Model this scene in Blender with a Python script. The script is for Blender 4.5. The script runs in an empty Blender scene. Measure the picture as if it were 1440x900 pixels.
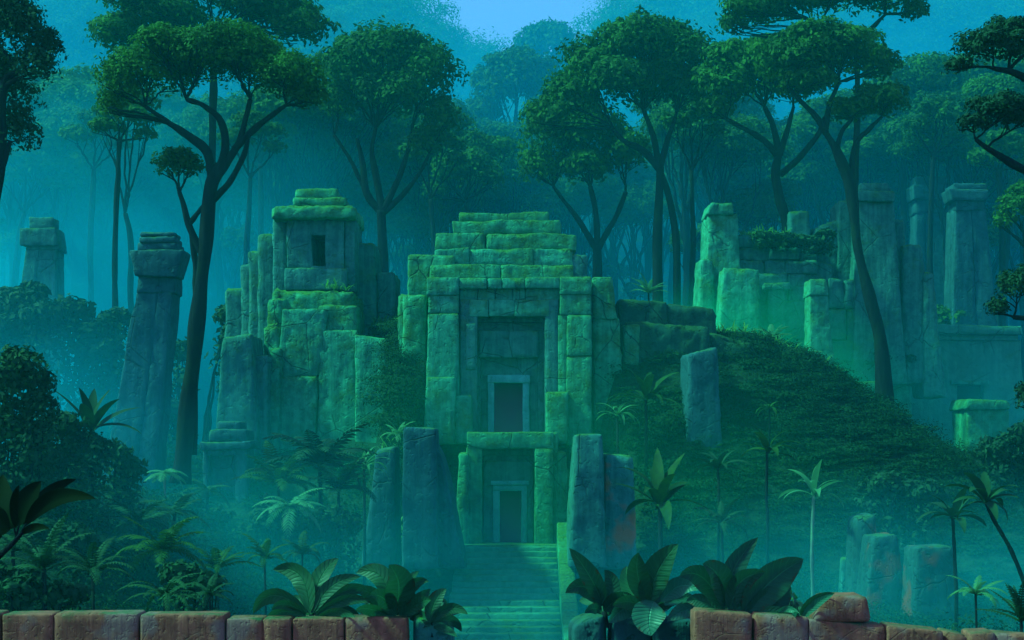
SKY_TINT = (0.40, 0.62, 0.95, 1)
SKY_STR = 0.15
SUN_STR = 5.0
SUN_COL = (0.20, 1.0, 0.58)
SUN_DIR = (-0.62, -0.09, 0.78)
HAZE_COL = (0.01, 0.58, 0.66, 1)
HAZE_D = 0.0009
HAZE_ANI = 0.0
EXPO = 1.0
VB = 1
CD = 7.5
BLUE, TEAL, GREEN, CYAN = (0.01, 0.44, 0.90, 1), (0.01, 0.58, 0.68, 1), (0.01, 0.70, 0.37, 1), (0.01, 0.56, 0.82, 1)
MISTS = [('vast bank of blue mist filling the forest behind the ruins', (0, 172, 6), (240, 98, 75), 0.027, BLUE),
         ('low bank of teal mist lying in front of the stairs', (-0.5, 47, 0), (18, 10, 6), 0.020, TEAL),
         ('emerald veil of mist hanging in front of the temple', (0.5, 54.5, 5), (15, 8, 8.5), 0.020, GREEN),
         ('glowing green bank of mist behind the right end of the mound', (12.5, 75, 9.5), (9, 5, 8), 0.22, GREEN),
         ('bright bank of mist between the leaning pillar and far pillar', (-30, 90, 13), (30, 14, 20), 0.14, CYAN),
         ('pale bank of mist low on the valley floor at right', (12, 38, 2.5), (14, 11, 5.0), 0.05, TEAL),
         ('blue bank of mist before the bushes at far left', (-22, 59, 8), (14, 9, 8), 0.05, CYAN),
         ('soft bank of mist before the flat roofed temple', (25, 78, 8), (11, 6, 9), 0.05, TEAL),
         ('dim bank of mist over the palms of the left valley', (-9.5, 37, 4.0), (12, 12, 5.5), 0.03, TEAL)]
import bpy, math, random
import numpy as np
from mathutils import Vector
from math import radians as R

sc = bpy.context.scene
col = sc.collection
F, CX, YH, CZ = 1978.0, 720.0, 620.0, 8.0      # lens in pixels, picture centre, horizon line, eye height


def W(px, py, D):
    return np.array([(px - CX) / F * D, D, CZ + (YH - py) / F * D])


def PX(v, D):
    return v / F * D


# ------------------------------------------------------------------ noise
def _hash(ix, iy, iz, seed):
    h = (ix * 374761393 + iy * 668265263 + iz * 2147483647 + seed * 1274126177) & 0xFFFFFFFF
    h = ((h ^ (h >> 13)) * 1274126177) & 0xFFFFFFFF
    h = h ^ (h >> 16)
    return (h & 0xFFFF) / 32767.5 - 1.0


def vnoise(P, seed=0):
    P = np.asarray(P, float)
    i = np.floor(P).astype(np.int64)
    f = P - i
    u = f * f * (3 - 2 * f)
    r = 0
    for dx in (0, 1):
        wx = u[:, 0] if dx else 1 - u[:, 0]
        for dy in (0, 1):
            wy = u[:, 1] if dy else 1 - u[:, 1]
            for dz in (0, 1):
                wz = u[:, 2] if dz else 1 - u[:, 2]
                r = r + wx * wy * wz * _hash(i[:, 0] + dx, i[:, 1] + dy, i[:, 2] + dz, seed)
    return r


def fbm(P, seed=0, octv=3):
    P = np.asarray(P, float)
    a, s, t = 1.0, 1.0, 0
    for o in range(octv):
        t = t + a * vnoise(P * s, seed + o * 17)
        a *= 0.5
        s *= 2.03
    return t


# ------------------------------------------------------------------ mesh collector
class MB:
    def __init__(self):
        self.v, self.q, self.t, self.n = [], [], [], 0
        self.uv = []

    def add(self, v, quads=None, tris=None, uv=None):
        v = np.asarray(v, float).reshape(-1, 3)
        self.uv.append(uv if uv is not None else np.zeros((len(v), 3)))
        self.hasuv = getattr(self, 'hasuv', False) or uv is not None
        if quads is not None and len(quads):
            self.q.append(np.asarray(quads, np.int64).reshape(-1, 4) + self.n)
        if tris is not None and len(tris):
            self.t.append(np.asarray(tris, np.int64).reshape(-1, 3) + self.n)
        self.v.append(v)
        self.n += len(v)

    def build(self, name, mat, parent=None, origin=None, smooth=True):
        v = np.concatenate(self.v)
        if parent is not None:
            org = np.array(parent['org'])
        else:
            org = np.array(origin if origin is not None else (0, 0, 0), float)
        v = v - org
        me = bpy.data.meshes.new(name)
        q = np.concatenate(self.q) if self.q else np.zeros((0, 4), np.int64)
        t = np.concatenate(self.t) if self.t else np.zeros((0, 3), np.int64)
        me.vertices.add(len(v))
        me.vertices.foreach_set('co', v.astype(np.float32).ravel())
        nl = q.size + t.size
        me.loops.add(nl)
        me.loops.foreach_set('vertex_index', np.concatenate([q.ravel(), t.ravel()]).astype(np.int32))
        npol = len(q) + len(t)
        me.polygons.add(npol)
        st = np.concatenate([np.arange(len(q)) * 4, q.size + np.arange(len(t)) * 3]).astype(np.int32)
        me.polygons.foreach_set('loop_start', st)
        me.polygons.foreach_set('use_smooth', np.full(npol, bool(smooth)))
        me.update(calc_edges=True)
        if getattr(self, 'hasuv', False):
            at = me.attributes.new('leafuv', 'FLOAT_VECTOR', 'POINT')
            at.data.foreach_set('vector', np.concatenate(self.uv).astype(np.float32).ravel())
        me.validate()
        if mat:
            me.materials.append(mat)
        o = bpy.data.objects.new(name, me)
        col.objects.link(o)
        o['org'] = [float(a) for a in org]
        if parent is not None:
            o.parent = parent
        else:
            o.location = org
        return o


def thing(name, label, cat, org, group=None):
    o = bpy.data.objects.new(name, None)
    o.empty_display_size = 0.2
    col.objects.link(o)
    o.location = org
    o['org'] = [float(a) for a in org]
    return tag(o, label, cat, group)


def tag(o, label=None, cat=None, group=None, kind=None):
    if label:
        o['label'] = label
    if cat:
        o['category'] = cat
        if kind is None:
            o['kind'] = 'thing'
    if group:
        o['group'] = group
    if kind:
        o['kind'] = kind
    return o


# ------------------------------------------------------------------ materials
def newmat(name):
    m = bpy.data.materials.new(name)
    m.use_nodes = True
    nt = m.node_tree
    nt.nodes.clear()
    out = nt.nodes.new('ShaderNodeOutputMaterial')
    return m, nt, out


def N(nt, typ, **kw):
    n = nt.nodes.new(typ)
    for k, v in kw.items():
        if k.startswith('i_'):
            n.inputs[k[2:].replace('_', ' ')].default_value = v
        else:
            setattr(n, k, v)
    return n


def ramp(nt, src, stops):
    r = nt.nodes.new('ShaderNodeValToRGB')
    cr = r.color_ramp
    while len(cr.elements) < len(stops):
        cr.elements.new(0.5)
    for e, (p, c) in zip(cr.elements, stops):
        e.position = p
        e.color = c if isinstance(c, tuple) else (c, c, c, 1)
    nt.links.new(src, r.inputs[0])
    return r.outputs[0]


def mixc(nt, fac, a, b, mode='MIX'):
    m = nt.nodes.new('ShaderNodeMix')
    m.data_type = 'RGBA'
    m.blend_type = mode
    for sock, val in ((m.inputs[0], fac), (m.inputs[6], a), (m.inputs[7], b)):
        if hasattr(val, 'links') or hasattr(val, 'is_linked'):
            nt.links.new(val, sock)
        elif isinstance(val, (int, float)):
            sock.default_value = val
        else:
            sock.default_value = (*val, 1) if len(val) == 3 else val
    return m.outputs[2]


def math2(nt, op, a, b=0.0, clamp=False):
    m = nt.nodes.new('ShaderNodeMath')
    m.operation = op
    m.use_clamp = clamp
    for i, val in enumerate((a, b)):
        if hasattr(val, 'is_linked'):
            nt.links.new(val, m.inputs[i])
        else:
            m.inputs[i].default_value = val
    return m.outputs[0]


def noise_tex(nt, vec, scale, detail=4, rough=0.6):
    n = N(nt, 'ShaderNodeTexNoise')
    n.inputs['Scale'].default_value = scale
    n.inputs['Detail'].default_value = detail
    n.inputs['Roughness'].default_value = rough
    nt.links.new(vec, n.inputs['Vector'])
    return n.outputs[0]


def mapping(nt, vec, scale, loc=(0, 0, 0)):
    m = N(nt, 'ShaderNodeMapping')
    m.inputs['Scale'].default_value = scale
    m.inputs['Location'].default_value = loc
    nt.links.new(vec, m.inputs['Vector'])
    return m.outputs[0]


def mat_stone(name, c1, c2, cdark, moss=0.5, mosscol=(0.030, 0.135, 0.028), patch=None, scale=1.0, streak=0.6, crack=1.0):
    m, nt, out = newmat(name)
    geo = N(nt, 'ShaderNodeNewGeometry')
    pos = geo.outputs['Position']
    big = noise_tex(nt, mapping(nt, pos, (scale,) * 3), 0.55, 5)
    med = noise_tex(nt, mapping(nt, pos, (scale,) * 3, (7, 3, 1)), 2.6, 6, 0.65)
    base = mixc(nt, ramp(nt, big, [(0.35, 0.0), (0.68, 1.0)]), c1, c2)
    base = mixc(nt, ramp(nt, med, [(0.38, 0.75), (0.62, 0.0)]), base, cdark)
    # vertical rain streaks
    st = noise_tex(nt, mapping(nt, pos, (5 * scale, 5 * scale, 0.28 * scale)), 1.0, 5, 0.6)
    base = mixc(nt, math2(nt, 'MULTIPLY', ramp(nt, st, [(0.46, 0.0), (0.62, 1.0)]), streak), base, cdark)
    st2 = noise_tex(nt, mapping(nt, pos, (3.1 * scale, 3.1 * scale, 0.2 * scale), (4, 9, 2)), 1.0, 4, 0.6)
    base = mixc(nt, math2(nt, 'MULTIPLY', ramp(nt, st2, [(0.5, 0.0), (0.66, 0.75)]), streak), base, tuple(min(1, a * 1.5) for a in c2))
    if patch:
        pn = noise_tex(nt, mapping(nt, pos, (scale,) * 3, (31, 5, 9)), patch[1], 3)
        base = mixc(nt, ramp(nt, pn, [(patch[2], 0.0), (patch[2] + 0.07, 0.9)]), base, patch[0])
    # moss: where rain settles (upward faces) and in creeping patches
    sep = N(nt, 'ShaderNodeSeparateXYZ')
    nt.links.new(geo.outputs['Normal'], sep.inputs[0])
    mn = noise_tex(nt, mapping(nt, pos, (scale,) * 3, (3, 17, 5)), 0.9, 6, 0.7)
    mm = math2(nt, 'ADD', math2(nt, 'MULTIPLY', sep.outputs[2], 0.42), math2(nt, 'SUBTRACT', math2(nt, 'MULTIPLY', mn, 1.8), 0.4))
    mm = math2(nt, 'ADD', mm, moss - 0.5)
    mask = ramp(nt, mm, [(0.46, 0.0), (0.86, 1.0)])
    fine = noise_tex(nt, pos, 9.0, 4, 0.7)
    mcol = mixc(nt, ramp(nt, fine, [(0.3, 0.0), (0.7, 1.0)]), tuple(a * 0.45 for a in mosscol), tuple(min(1, a * 1.25) for a in mosscol))
    colr = mixc(nt, mask, base, mcol)
    # cracks
    warp = mixc(nt, 0.12, pos, N(nt, 'ShaderNodeTexNoise').outputs[1], 'ADD')
    vor = N(nt, 'ShaderNodeTexVoronoi')
    vor.feature = 'DISTANCE_TO_EDGE'
    vor.inputs['Scale'].default_value = 0.55 * scale
    nt.links.new(warp, vor.inputs['Vector'])
    cr = ramp(nt, vor.outputs[0], [(0.0, 0.0), (0.016, 1.0)])
    gate = ramp(nt, noise_tex(nt, mapping(nt, pos, (1, 1, 1), (50, 2, 8)), 0.45, 2), [(0.5, 0.0), (0.56, 1.0)])
    crk = math2(nt, 'SUBTRACT', 1.0, math2(nt, 'MULTIPLY', math2(nt, 'SUBTRACT', 1.0, cr), math2(nt, 'MULTIPLY', gate, crack)))
    colr = mixc(nt, math2(nt, 'MULTIPLY', math2(nt, 'SUBTRACT', 1.0, crk), 0.7), colr, (0.01, 0.02, 0.02))
    h = math2(nt, 'ADD', math2(nt, 'MULTIPLY', med, 0.6), math2(nt, 'MULTIPLY', fine, 0.12))
    h = math2(nt, 'ADD', h, math2(nt, 'MULTIPLY', st, 0.5))
    h = math2(nt, 'ADD', h, math2(nt, 'MULTIPLY', crk, 0.6))
    h = math2(nt, 'ADD', h, math2(nt, 'MULTIPLY', math2(nt, 'MULTIPLY', mask, fine), 0.35))
    pit = ramp(nt, noise_tex(nt, mapping(nt, pos, (scale,) * 3, (11, 4, 2)), 5.5, 3, 0.5), [(0.30, 0.0), (0.44, 1.0)])
    h = math2(nt, 'ADD', h, math2(nt, 'MULTIPLY', pit, 0.45))
    bump = N(nt, 'ShaderNodeBump')
    bump.inputs['Strength'].default_value = 0.85
    bump.inputs['Distance'].default_value = 0.07 / scale
    nt.links.new(h, bump.inputs['Height'])
    p = N(nt, 'ShaderNodeBsdfPrincipled')
    p.inputs['Roughness'].default_value = 0.88
    p.inputs['Specular IOR Level'].default_value = 0.12
    nt.links.new(colr, p.inputs['Base Color'])
    nt.links.new(bump.outputs[0], p.inputs['Normal'])
    nt.links.new(p.outputs[0], out.inputs[0])
    return m


def mat_leaf(name, c1, c2, trans=0.35, scale=0.8, rough=0.55, spec=0.3, veins=False):
    m, nt, out = newmat(name)
    geo = N(nt, 'ShaderNodeNewGeometry')
    oi = N(nt, 'ShaderNodeObjectInfo')
    n = noise_tex(nt, geo.outputs['Position'], scale, 4, 0.7)
    f = math2(nt, 'ADD', ramp(nt, n, [(0.3, 0.0), (0.7, 1.0)]), math2(nt, 'MULTIPLY', oi.outputs['Random'], 0.5), True)
    f2 = math2(nt, 'ADD', f, math2(nt, 'MULTIPLY', geo.outputs['Random Per Island'], 0.4))
    f2 = math2(nt, 'SUBTRACT', f2, 0.25, True)
    colr = mixc(nt, f2, c1, c2)
    nrm = None
    if veins:      # midrib, slanting side veins, a few brown tears and spots
        at = N(nt, 'ShaderNodeAttribute', attribute_name='leafuv')
        sp = N(nt, 'ShaderNodeSeparateXYZ')
        nt.links.new(at.outputs['Vector'], sp.inputs[0])
        au = math2(nt, 'ABSOLUTE', sp.outputs[0])
        ph = math2(nt, 'SUBTRACT', math2(nt, 'MULTIPLY', sp.outputs[1], 11.0), math2(nt, 'MULTIPLY', au, 1.5))
        vn = ramp(nt, math2(nt, 'PINGPONG', ph, 0.5), [(0.0, 1.0), (0.10, 0.0)])
        mid = ramp(nt, au, [(0.0, 1.0), (0.07, 0.0)])
        vv = math2(nt, 'MAXIMUM', mid, math2(nt, 'MULTIPLY', vn, 0.35))
        colr = mixc(nt, math2(nt, 'MULTIPLY', vv, 0.55), colr, tuple(min(1, a * 2.4) for a in c2))
        edge = math2(nt, 'ADD', math2(nt, 'MULTIPLY', au, 0.35), noise_tex(nt, geo.outputs['Position'], 14, 4, .7))
        colr = mixc(nt, ramp(nt, edge, [(0.86, 0.0), (0.95, 0.8)]), colr, (0.05, 0.035, 0.012))
        bp = N(nt, 'ShaderNodeBump')
        bp.inputs['Distance'].default_value = 0.006
        bp.inputs['Strength'].default_value = 0.8
        nt.links.new(math2(nt, 'ADD', math2(nt, 'PINGPONG', ph, 0.5), vv), bp.inputs['Height'])
        nrm = bp.outputs[0]
    p = N(nt, 'ShaderNodeBsdfPrincipled')
    p.inputs['Roughness'].default_value = rough
    p.inputs['Specular IOR Level'].default_value = spec
    nt.links.new(colr, p.inputs['Base Color'])
    if nrm:
        nt.links.new(nrm, p.inputs['Normal'])
    t = N(nt, 'ShaderNodeBsdfTranslucent')
    nt.links.new(colr, t.inputs[0])
    mx = N(nt, 'ShaderNodeMixShader')
    mx.inputs[0].default_value = trans
    nt.links.new(p.outputs[0], mx.inputs[1])
    nt.links.new(t.outputs[0], mx.inputs[2])
    nt.links.new(mx.outputs[0], out.inputs[0])
    return m


def mat_bark(name, c1, c2):
    m, nt, out = newmat(name)
    geo = N(nt, 'ShaderNodeNewGeometry')
    st = noise_tex(nt, mapping(nt, geo.outputs['Position'], (7, 7, 0.8)), 1.0, 5, 0.65)
    ms = noise_tex(nt, geo.outputs['Position'], 0.8, 4, 0.6)
    c = mixc(nt, ramp(nt, st, [(0.35, 0.0), (0.65, 1.0)]), c1, c2)
    c = mixc(nt, ramp(nt, ms, [(0.52, 0.0), (0.68, 0.7)]), c, tuple(a * b for a, b in zip(c2, (.9, 1.6, .8))))
    b = N(nt, 'ShaderNodeBump')
    b.inputs['Strength'].default_value = 0.8
    b.inputs['Distance'].default_value = 0.06
    nt.links.new(st, b.inputs['Height'])
    p = N(nt, 'ShaderNodeBsdfPrincipled')
    p.inputs['Roughness'].default_value = 0.95
    p.inputs['Specular IOR Level'].default_value = 0.04
    nt.links.new(c, p.inputs['Base Color'])
    nt.links.new(b.outputs[0], p.inputs['Normal'])
    nt.links.new(p.outputs[0], out.inputs[0])
    return m


def mat_ground(name):
    m, nt, out = newmat(name)
    geo = N(nt, 'ShaderNodeNewGeometry')
    a = noise_tex(nt, geo.outputs['Position'], 0.35, 6, 0.7)
    b = noise_tex(nt, geo.outputs['Position'], 4.0, 5, 0.7)
    c = mixc(nt, ramp(nt, a, [(0.35, 0.0), (0.65, 1.0)]), (0.010, 0.032, 0.020), (0.014, 0.055, 0.022))
    c = mixc(nt, ramp(nt, b, [(0.4, 0.7), (0.6, 0.0)]), c, (0.006, 0.018, 0.014))
    bp = N(nt, 'ShaderNodeBump')
    bp.inputs['Distance'].default_value = 0.25
    nt.links.new(b, bp.inputs['Height'])
    p = N(nt, 'ShaderNodeBsdfPrincipled')
    p.inputs['Roughness'].default_value = 0.95
    p.inputs['Specular IOR Level'].default_value = 0.05
    nt.links.new(c, p.inputs['Base Color'])
    nt.links.new(bp.outputs[0], p.inputs['Normal'])
    nt.links.new(p.outputs[0], out.inputs[0])
    return m


def mat_plain(name, c, rough=0.9):
    m, nt, out = newmat(name)
    p = N(nt, 'ShaderNodeBsdfPrincipled')
    p.inputs['Base Color'].default_value = (*c, 1)
    p.inputs['Roughness'].default_value = rough
    p.inputs['Specular IOR Level'].default_value = 0.02
    nt.links.new(p.outputs[0], out.inputs[0])
    return m


STONE = mat_stone('mossy_stone', (0.026, 0.25, 0.15), (0.04, 0.33, 0.195), (0.012, 0.09, 0.06), moss=0.46, streak=.35)
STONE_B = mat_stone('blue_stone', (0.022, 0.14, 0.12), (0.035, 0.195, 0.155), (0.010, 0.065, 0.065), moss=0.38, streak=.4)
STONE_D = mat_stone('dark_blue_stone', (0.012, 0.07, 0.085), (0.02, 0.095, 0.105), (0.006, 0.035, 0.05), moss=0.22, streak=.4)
STONE_M = mat_stone('moss_covered_stone', (0.024, 0.25, 0.13), (0.04, 0.33, 0.165), (0.012, 0.09, 0.05), moss=0.54, streak=.35)
STEP = mat_stone('worn_step_stone', (0.03, 0.20, 0.13), (0.04, 0.24, 0.15), (0.02, 0.14, 0.095), moss=0.3, streak=.3)
STONE_MD = mat_stone('dark_mossy_stone', (0.010, 0.062, 0.045), (0.016, 0.085, 0.055), (0.005, 0.03, 0.025), moss=0.5, streak=.3, mosscol=(0.012, 0.06, 0.02))
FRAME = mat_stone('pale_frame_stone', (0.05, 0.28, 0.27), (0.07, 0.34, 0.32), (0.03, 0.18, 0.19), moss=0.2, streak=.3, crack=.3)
STONE_RD = mat_stone('dim_red_patched_stone', (0.010, 0.06, 0.06), (0.016, 0.085, 0.08), (0.005, 0.03, 0.035), moss=0.16,
                     patch=((0.15, 0.045, 0.028), 0.5, 0.55), streak=.4)
STONE_R = mat_stone('red_patched_stone', (0.03, 0.16, 0.16), (0.05, 0.22, 0.20), (0.012, 0.075, 0.08), moss=0.38,
                    patch=((0.34, 0.07, 0.035), 0.5, 0.56), streak=.4)
BRICK = mat_stone('weathered_red_stone', (0.24, 0.066, 0.042), (0.30, 0.09, 0.06), (0.14, 0.04, 0.028), moss=0.24,
                  mosscol=(0.03, 0.075, 0.03), scale=5.0, streak=0.5, patch=((0.21, 0.10, 0.09), 0.5, 0.53), crack=.4)
DARKIN = mat_plain('doorway_gloom', (0.15, 0.0, 0.20))  # the gloom inside the doorways, put into the colour of their lining
LEAF_T = mat_leaf('canopy_leaf', (0.008, 0.040, 0.016), (0.03, 0.13, 0.015), 0.30, 0.5, 0.8, 0.1)
LEAF_D = mat_leaf('dark_leaf', (0.006, 0.032, 0.022), (0.012, 0.062, 0.024), 0.2, 0.7, 0.8, 0.1)
LEAF_U = mat_leaf('undergrowth_leaf', (0.004, 0.020, 0.013), (0.008, 0.042, 0.016), 0.2, 0.5, 0.85, 0.05)
DARKWIN = mat_plain('window_gloom', (0.01, 0.03, 0.035))  # near-black tone painted in for the shade behind window openings
LEAF_G = mat_leaf('glossy_leaf', (0.008, 0.040, 0.016), (0.018, 0.075, 0.014), 0.25, 3.0, 0.6, 0.06)
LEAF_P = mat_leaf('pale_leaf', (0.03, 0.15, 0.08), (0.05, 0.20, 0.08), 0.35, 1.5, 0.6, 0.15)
LEAF_X = mat_leaf('black_green_leaf', (0.002, 0.009, 0.004), (0.004, 0.012, 0.004), 0.03, 3.0, 0.7, 0.03)
LEAF_F = mat_leaf('broad_wall_leaf', (0.008, 0.065, 0.042), (0.013, 0.09, 0.036), 0.3, 3.0, 0.5, 0.2, veins=True)
LEAF_FP = mat_leaf('young_wall_leaf', (0.015, 0.11, 0.075), (0.02, 0.14, 0.08), 0.3, 3.0, 0.45, 0.3, veins=True)
GRASS = mat_leaf('bright_grass', (0.04, 0.18, 0.04), (0.08, 0.30, 0.06), 0.5, 1.0)
BARK = mat_bark('dark_bark', (0.004, 0.008, 0.012), (0.009, 0.016, 0.019))
BARK_P = mat_bark('pale_bark', (0.05, 0.09, 0.09), (0.10, 0.16, 0.14))
GROUND = mat_ground('jungle_floor')


# ------------------------------------------------------------------ stone blocks
def _axis(h, r, seg):
    n = max(1, min(22, int(round(2 * (h - r) / seg))))
    inner = np.linspace(-(h - r), h - r, n + 1)
    return np.concatenate([[-h, -h + 0.3 * r], inner, [h - 0.3 * r, h]])


def rbox(size, r, seg):
    hx, hy, hz = [s / 2 for s in size]
    r = min(r, 0.45 * min(hx, hy, hz) * 2)
    A = [_axis(h, min(r, h * 0.9), seg) for h in (hx, hy, hz)]
    n = [len(a) for a in A]
    I, J, K = np.meshgrid(*[np.arange(k) for k in n], indexing='ij')
    surf = (I == 0) | (I == n[0] - 1) | (J == 0) | (J == n[1] - 1) | (K == 0) | (K == n[2] - 1)
    idx = -np.ones(n, np.int64)
    idx[surf] = np.arange(surf.sum())
    P = np.stack([A[0][I[surf]], A[1][J[surf]], A[2][K[surf]]], 1)
    q = []

    def side(sl, flip):
        g = idx[sl]
        a, b, c, d = g[:-1, :-1].ravel(), g[1:, :-1].ravel(), g[1:, 1:].ravel(), g[:-1, 1:].ravel()
        q.append(np.stack([d, c, b, a] if flip else [a, b, c, d], 1))
    side(np.s_[:, :, n[2] - 1], False)
    side(np.s_[:, :, 0], True)
    side(np.s_[n[0] - 1, :, :], False)
    side(np.s_[0, :, :], True)
    side(np.s_[:, n[1] - 1, :], True)
    side(np.s_[:, 0, :], False)
    H = np.array([hx, hy, hz])
    q_ = np.clip(P, -(H - r), H - r)
    d = P - q_
    L = np.linalg.norm(d, axis=1, keepdims=True)
    nrm = d / np.maximum(L, 1e-9)
    return q_ + nrm * r, nrm, np.concatenate(q)


SEED = [1]


def S(mb, L, Rr, T, B, D, depth, tl=None, tr=None, r=0.07, rough=0.05, seg=0.17, rec=0.0, backin=0.0, low=0.05):
    """an eroded stone: picture-plane outline at distance D made into a solid of real size and depth"""
    SEED[0] += 1
    sd = SEED[0]
    tl = L if tl is None else tl
    tr = Rr if tr is None else tr
    Tl, Tr = T if isinstance(T, tuple) else (T, T)
    bl, br = W(L, B, D), W(Rr, B, D)
    tlw, trw = W(tl, Tl, D), W(tr, Tr, D)
    w = max((br[0] - bl[0] + trw[0] - tlw[0]) / 2, 0.05)
    h = max((tlw[2] + trw[2]) / 2 - bl[2], 0.05)
    r = r if r < .05 else .05 + (r - .05) * .45           # weathered, yet still squared stone
    P, n, q = rbox((w, depth, h), r, seg)
    u = P[:, 0] / w + 0.5
    v = P[:, 1] / depth + 0.5
    z = P[:, 2] / h + 0.5
    x = (bl[0] * (1 - u) + br[0] * u) * (1 - z) + (tlw[0] * (1 - u) + trw[0] * u) * z
    xc = x.mean()
    x = xc + (x - xc) * (1 - backin * v)
    zz = bl[2] + z * ((tlw[2] * (1 - u) + trw[2] * u) - bl[2])
    y = D + v * depth + rec * z
    V = np.stack([x, y, zz], 1)
    off = sd * 3.17
    f1 = fbm(V * 2.1 + off, sd, 4)
    dsp = 0.55 * rough * f1 - 1.5 * rough * np.clip(f1 - 0.35, 0, 1) + 0.4 * rough * vnoise(V * 7 + off, sd)
    edge = (np.sort(np.abs(n), axis=1)[:, 1] > 0.25)          # arrises are the first to break
    dsp = dsp - edge * rough * 1.3 * np.clip(vnoise(V * 2.4 + off, sd + 5) - 0.05, 0, 1)
    V = V + n * dsp[:, None]
    lowv = np.stack([vnoise(V * 0.7 + off, sd + 1), vnoise(V * 0.7 + off, sd + 2), vnoise(V * 0.7 + off, sd + 3)], 1)
    V = V + low * lowv
    mb.add(V, q)


def courses(mb, L, Rr, T, B, D, depth, rows, bw, rnd, jit=0.0, gap=0.6, **kw):
    """rows of irregular blocks; bw = mean block width in px"""
    ys = [T + (B - T) * i / rows for i in range(rows + 1)]
    for i in range(1, rows):
        ys[i] += rnd.uniform(-0.12, 0.12) * (B - T) / rows
    for i in range(rows):
        x = L + rnd.uniform(-jit, jit)
        xe = Rr + rnd.uniform(-jit, jit)
        cuts = [x]
        while cuts[-1] < xe - bw * 0.6:
            cuts.append(cuts[-1] + bw * rnd.uniform(0.6, 1.5))
        cuts[-1] = xe
        if len(cuts) < 2:
            cuts = [x, xe]
        for a, b in zip(cuts[:-1], cuts[1:]):
            S(mb, a + gap / 2, b - gap / 2, ys[i] + rnd.uniform(0, .5), ys[i + 1], D + rnd.uniform(-0.08, 0.08), depth, **kw)


# ------------------------------------------------------------------ tubes, leaves, crowns
def tube(mb, pts, rad, sides=7, seed=0, rough=0.12):
    pts = np.asarray(pts, float)
    rad = np.asarray(rad, float)
    n = len(pts)
    tg = np.gradient(pts, axis=0)
    tg /= np.maximum(np.linalg.norm(tg, axis=1, keepdims=True), 1e-9)
    ref = np.array([0.31, 0.95, 0.05])
    a = np.cross(tg, ref)
    a /= np.maximum(np.linalg.norm(a, axis=1, keepdims=True), 1e-9)
    b = np.cross(tg, a)
    th = np.linspace(0, 2 * np.pi, sides, endpoint=False)
    ring = np.cos(th)[None, :, None] * a[:, None, :] + np.sin(th)[None, :, None] * b[:, None, :]
    V = pts[:, None, :] + ring * rad[:, None, None]
    Vf = V.reshape(-1, 3)
    if rough:
        nn = vnoise(Vf * np.array([1.2, 1.2, .5]) / max(rad[0], .05) * 0.5, seed)
        Vf = Vf + (ring * rad[:, None, None]).reshape(-1, 3) * (nn * rough * 2)[:, None]
    i, j = np.meshgrid(np.arange(n - 1), np.arange(sides), indexing='ij')
    j2 = (j + 1) % sides
    q = np.stack([i * sides + j, i * sides + j2, (i + 1) * sides + j2, (i + 1) * sides + j], -1).reshape(-1, 4)
    cap = [[0, k + 1, k] for k in range(1, sides - 1)]
    e = (n - 1) * sides
    cap += [[e, e + k, e + k + 1] for k in range(1, sides - 1)]
    mb.add(Vf, q, cap)


def smooth_path(pts, n):
    """Catmull-Rom through the given points (any width of columns)"""
    P = np.asarray(pts, float)
    P = np.vstack([2 * P[0] - P[1], P, 2 * P[-1] - P[-2]])
    m = len(P) - 3
    ts = np.linspace(0, m - 1e-6, n)
    k = ts.astype(int)
    t = (ts - k)[:, None]
    p0, p1, p2, p3 = P[k], P[k + 1], P[k + 2], P[k + 3]
    return 0.5 * (2 * p1 + (p2 - p0) * t + (2 * p0 - 5 * p1 + 4 * p2 - p3) * t ** 2 + (3 * p1 - p0 - 3 * p2 + p3) * t ** 3)


def leaves(mb, C, Nn, size, g, aspect=0.5):
    size = size * 0.72
    n = len(C)
    rv = g.normal(size=(n, 3))
    t = np.cross(Nn, rv)
    t /= np.maximum(np.linalg.norm(t, axis=1, keepdims=True), 1e-9)
    b = np.cross(Nn, t)
    s = (size * g.uniform(0.65, 1.35, n))[:, None]
    V = np.stack([C - t * s, C + b * s * aspect - t * s * 0.1, C + t * s, C - b * s * aspect - t * s * 0.1], 1).reshape(-1, 3)
    q = np.arange(n * 4).reshape(-1, 4)
    mb.add(V, q)


def dome(mb, c, rx, ry, rz, n, leaf, g, under=-0.3, rag=0.34):
    d = g.normal(size=(n, 3))
    d /= np.linalg.norm(d, axis=1, keepdims=True)
    lo = d[:, 2] < under
    d[lo, 2] *= -1
    k = 1 + rag * fbm(d * 2.3 + np.asarray(c) * 0.37, 3, 3)
    k *= g.uniform(0.72, 1.06, n)
    P = np.asarray(c) + d * np.array([rx, ry, rz]) * k[:, None]
    nn = d / np.array([rx, ry, rz])
    nn /= np.linalg.norm(nn, axis=1, keepdims=True)
    nn = nn + g.normal(size=(n, 3)) * 0.32
    nn /= np.linalg.norm(nn, axis=1, keepdims=True)
    leaves(mb, P, nn, leaf, g)


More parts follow.
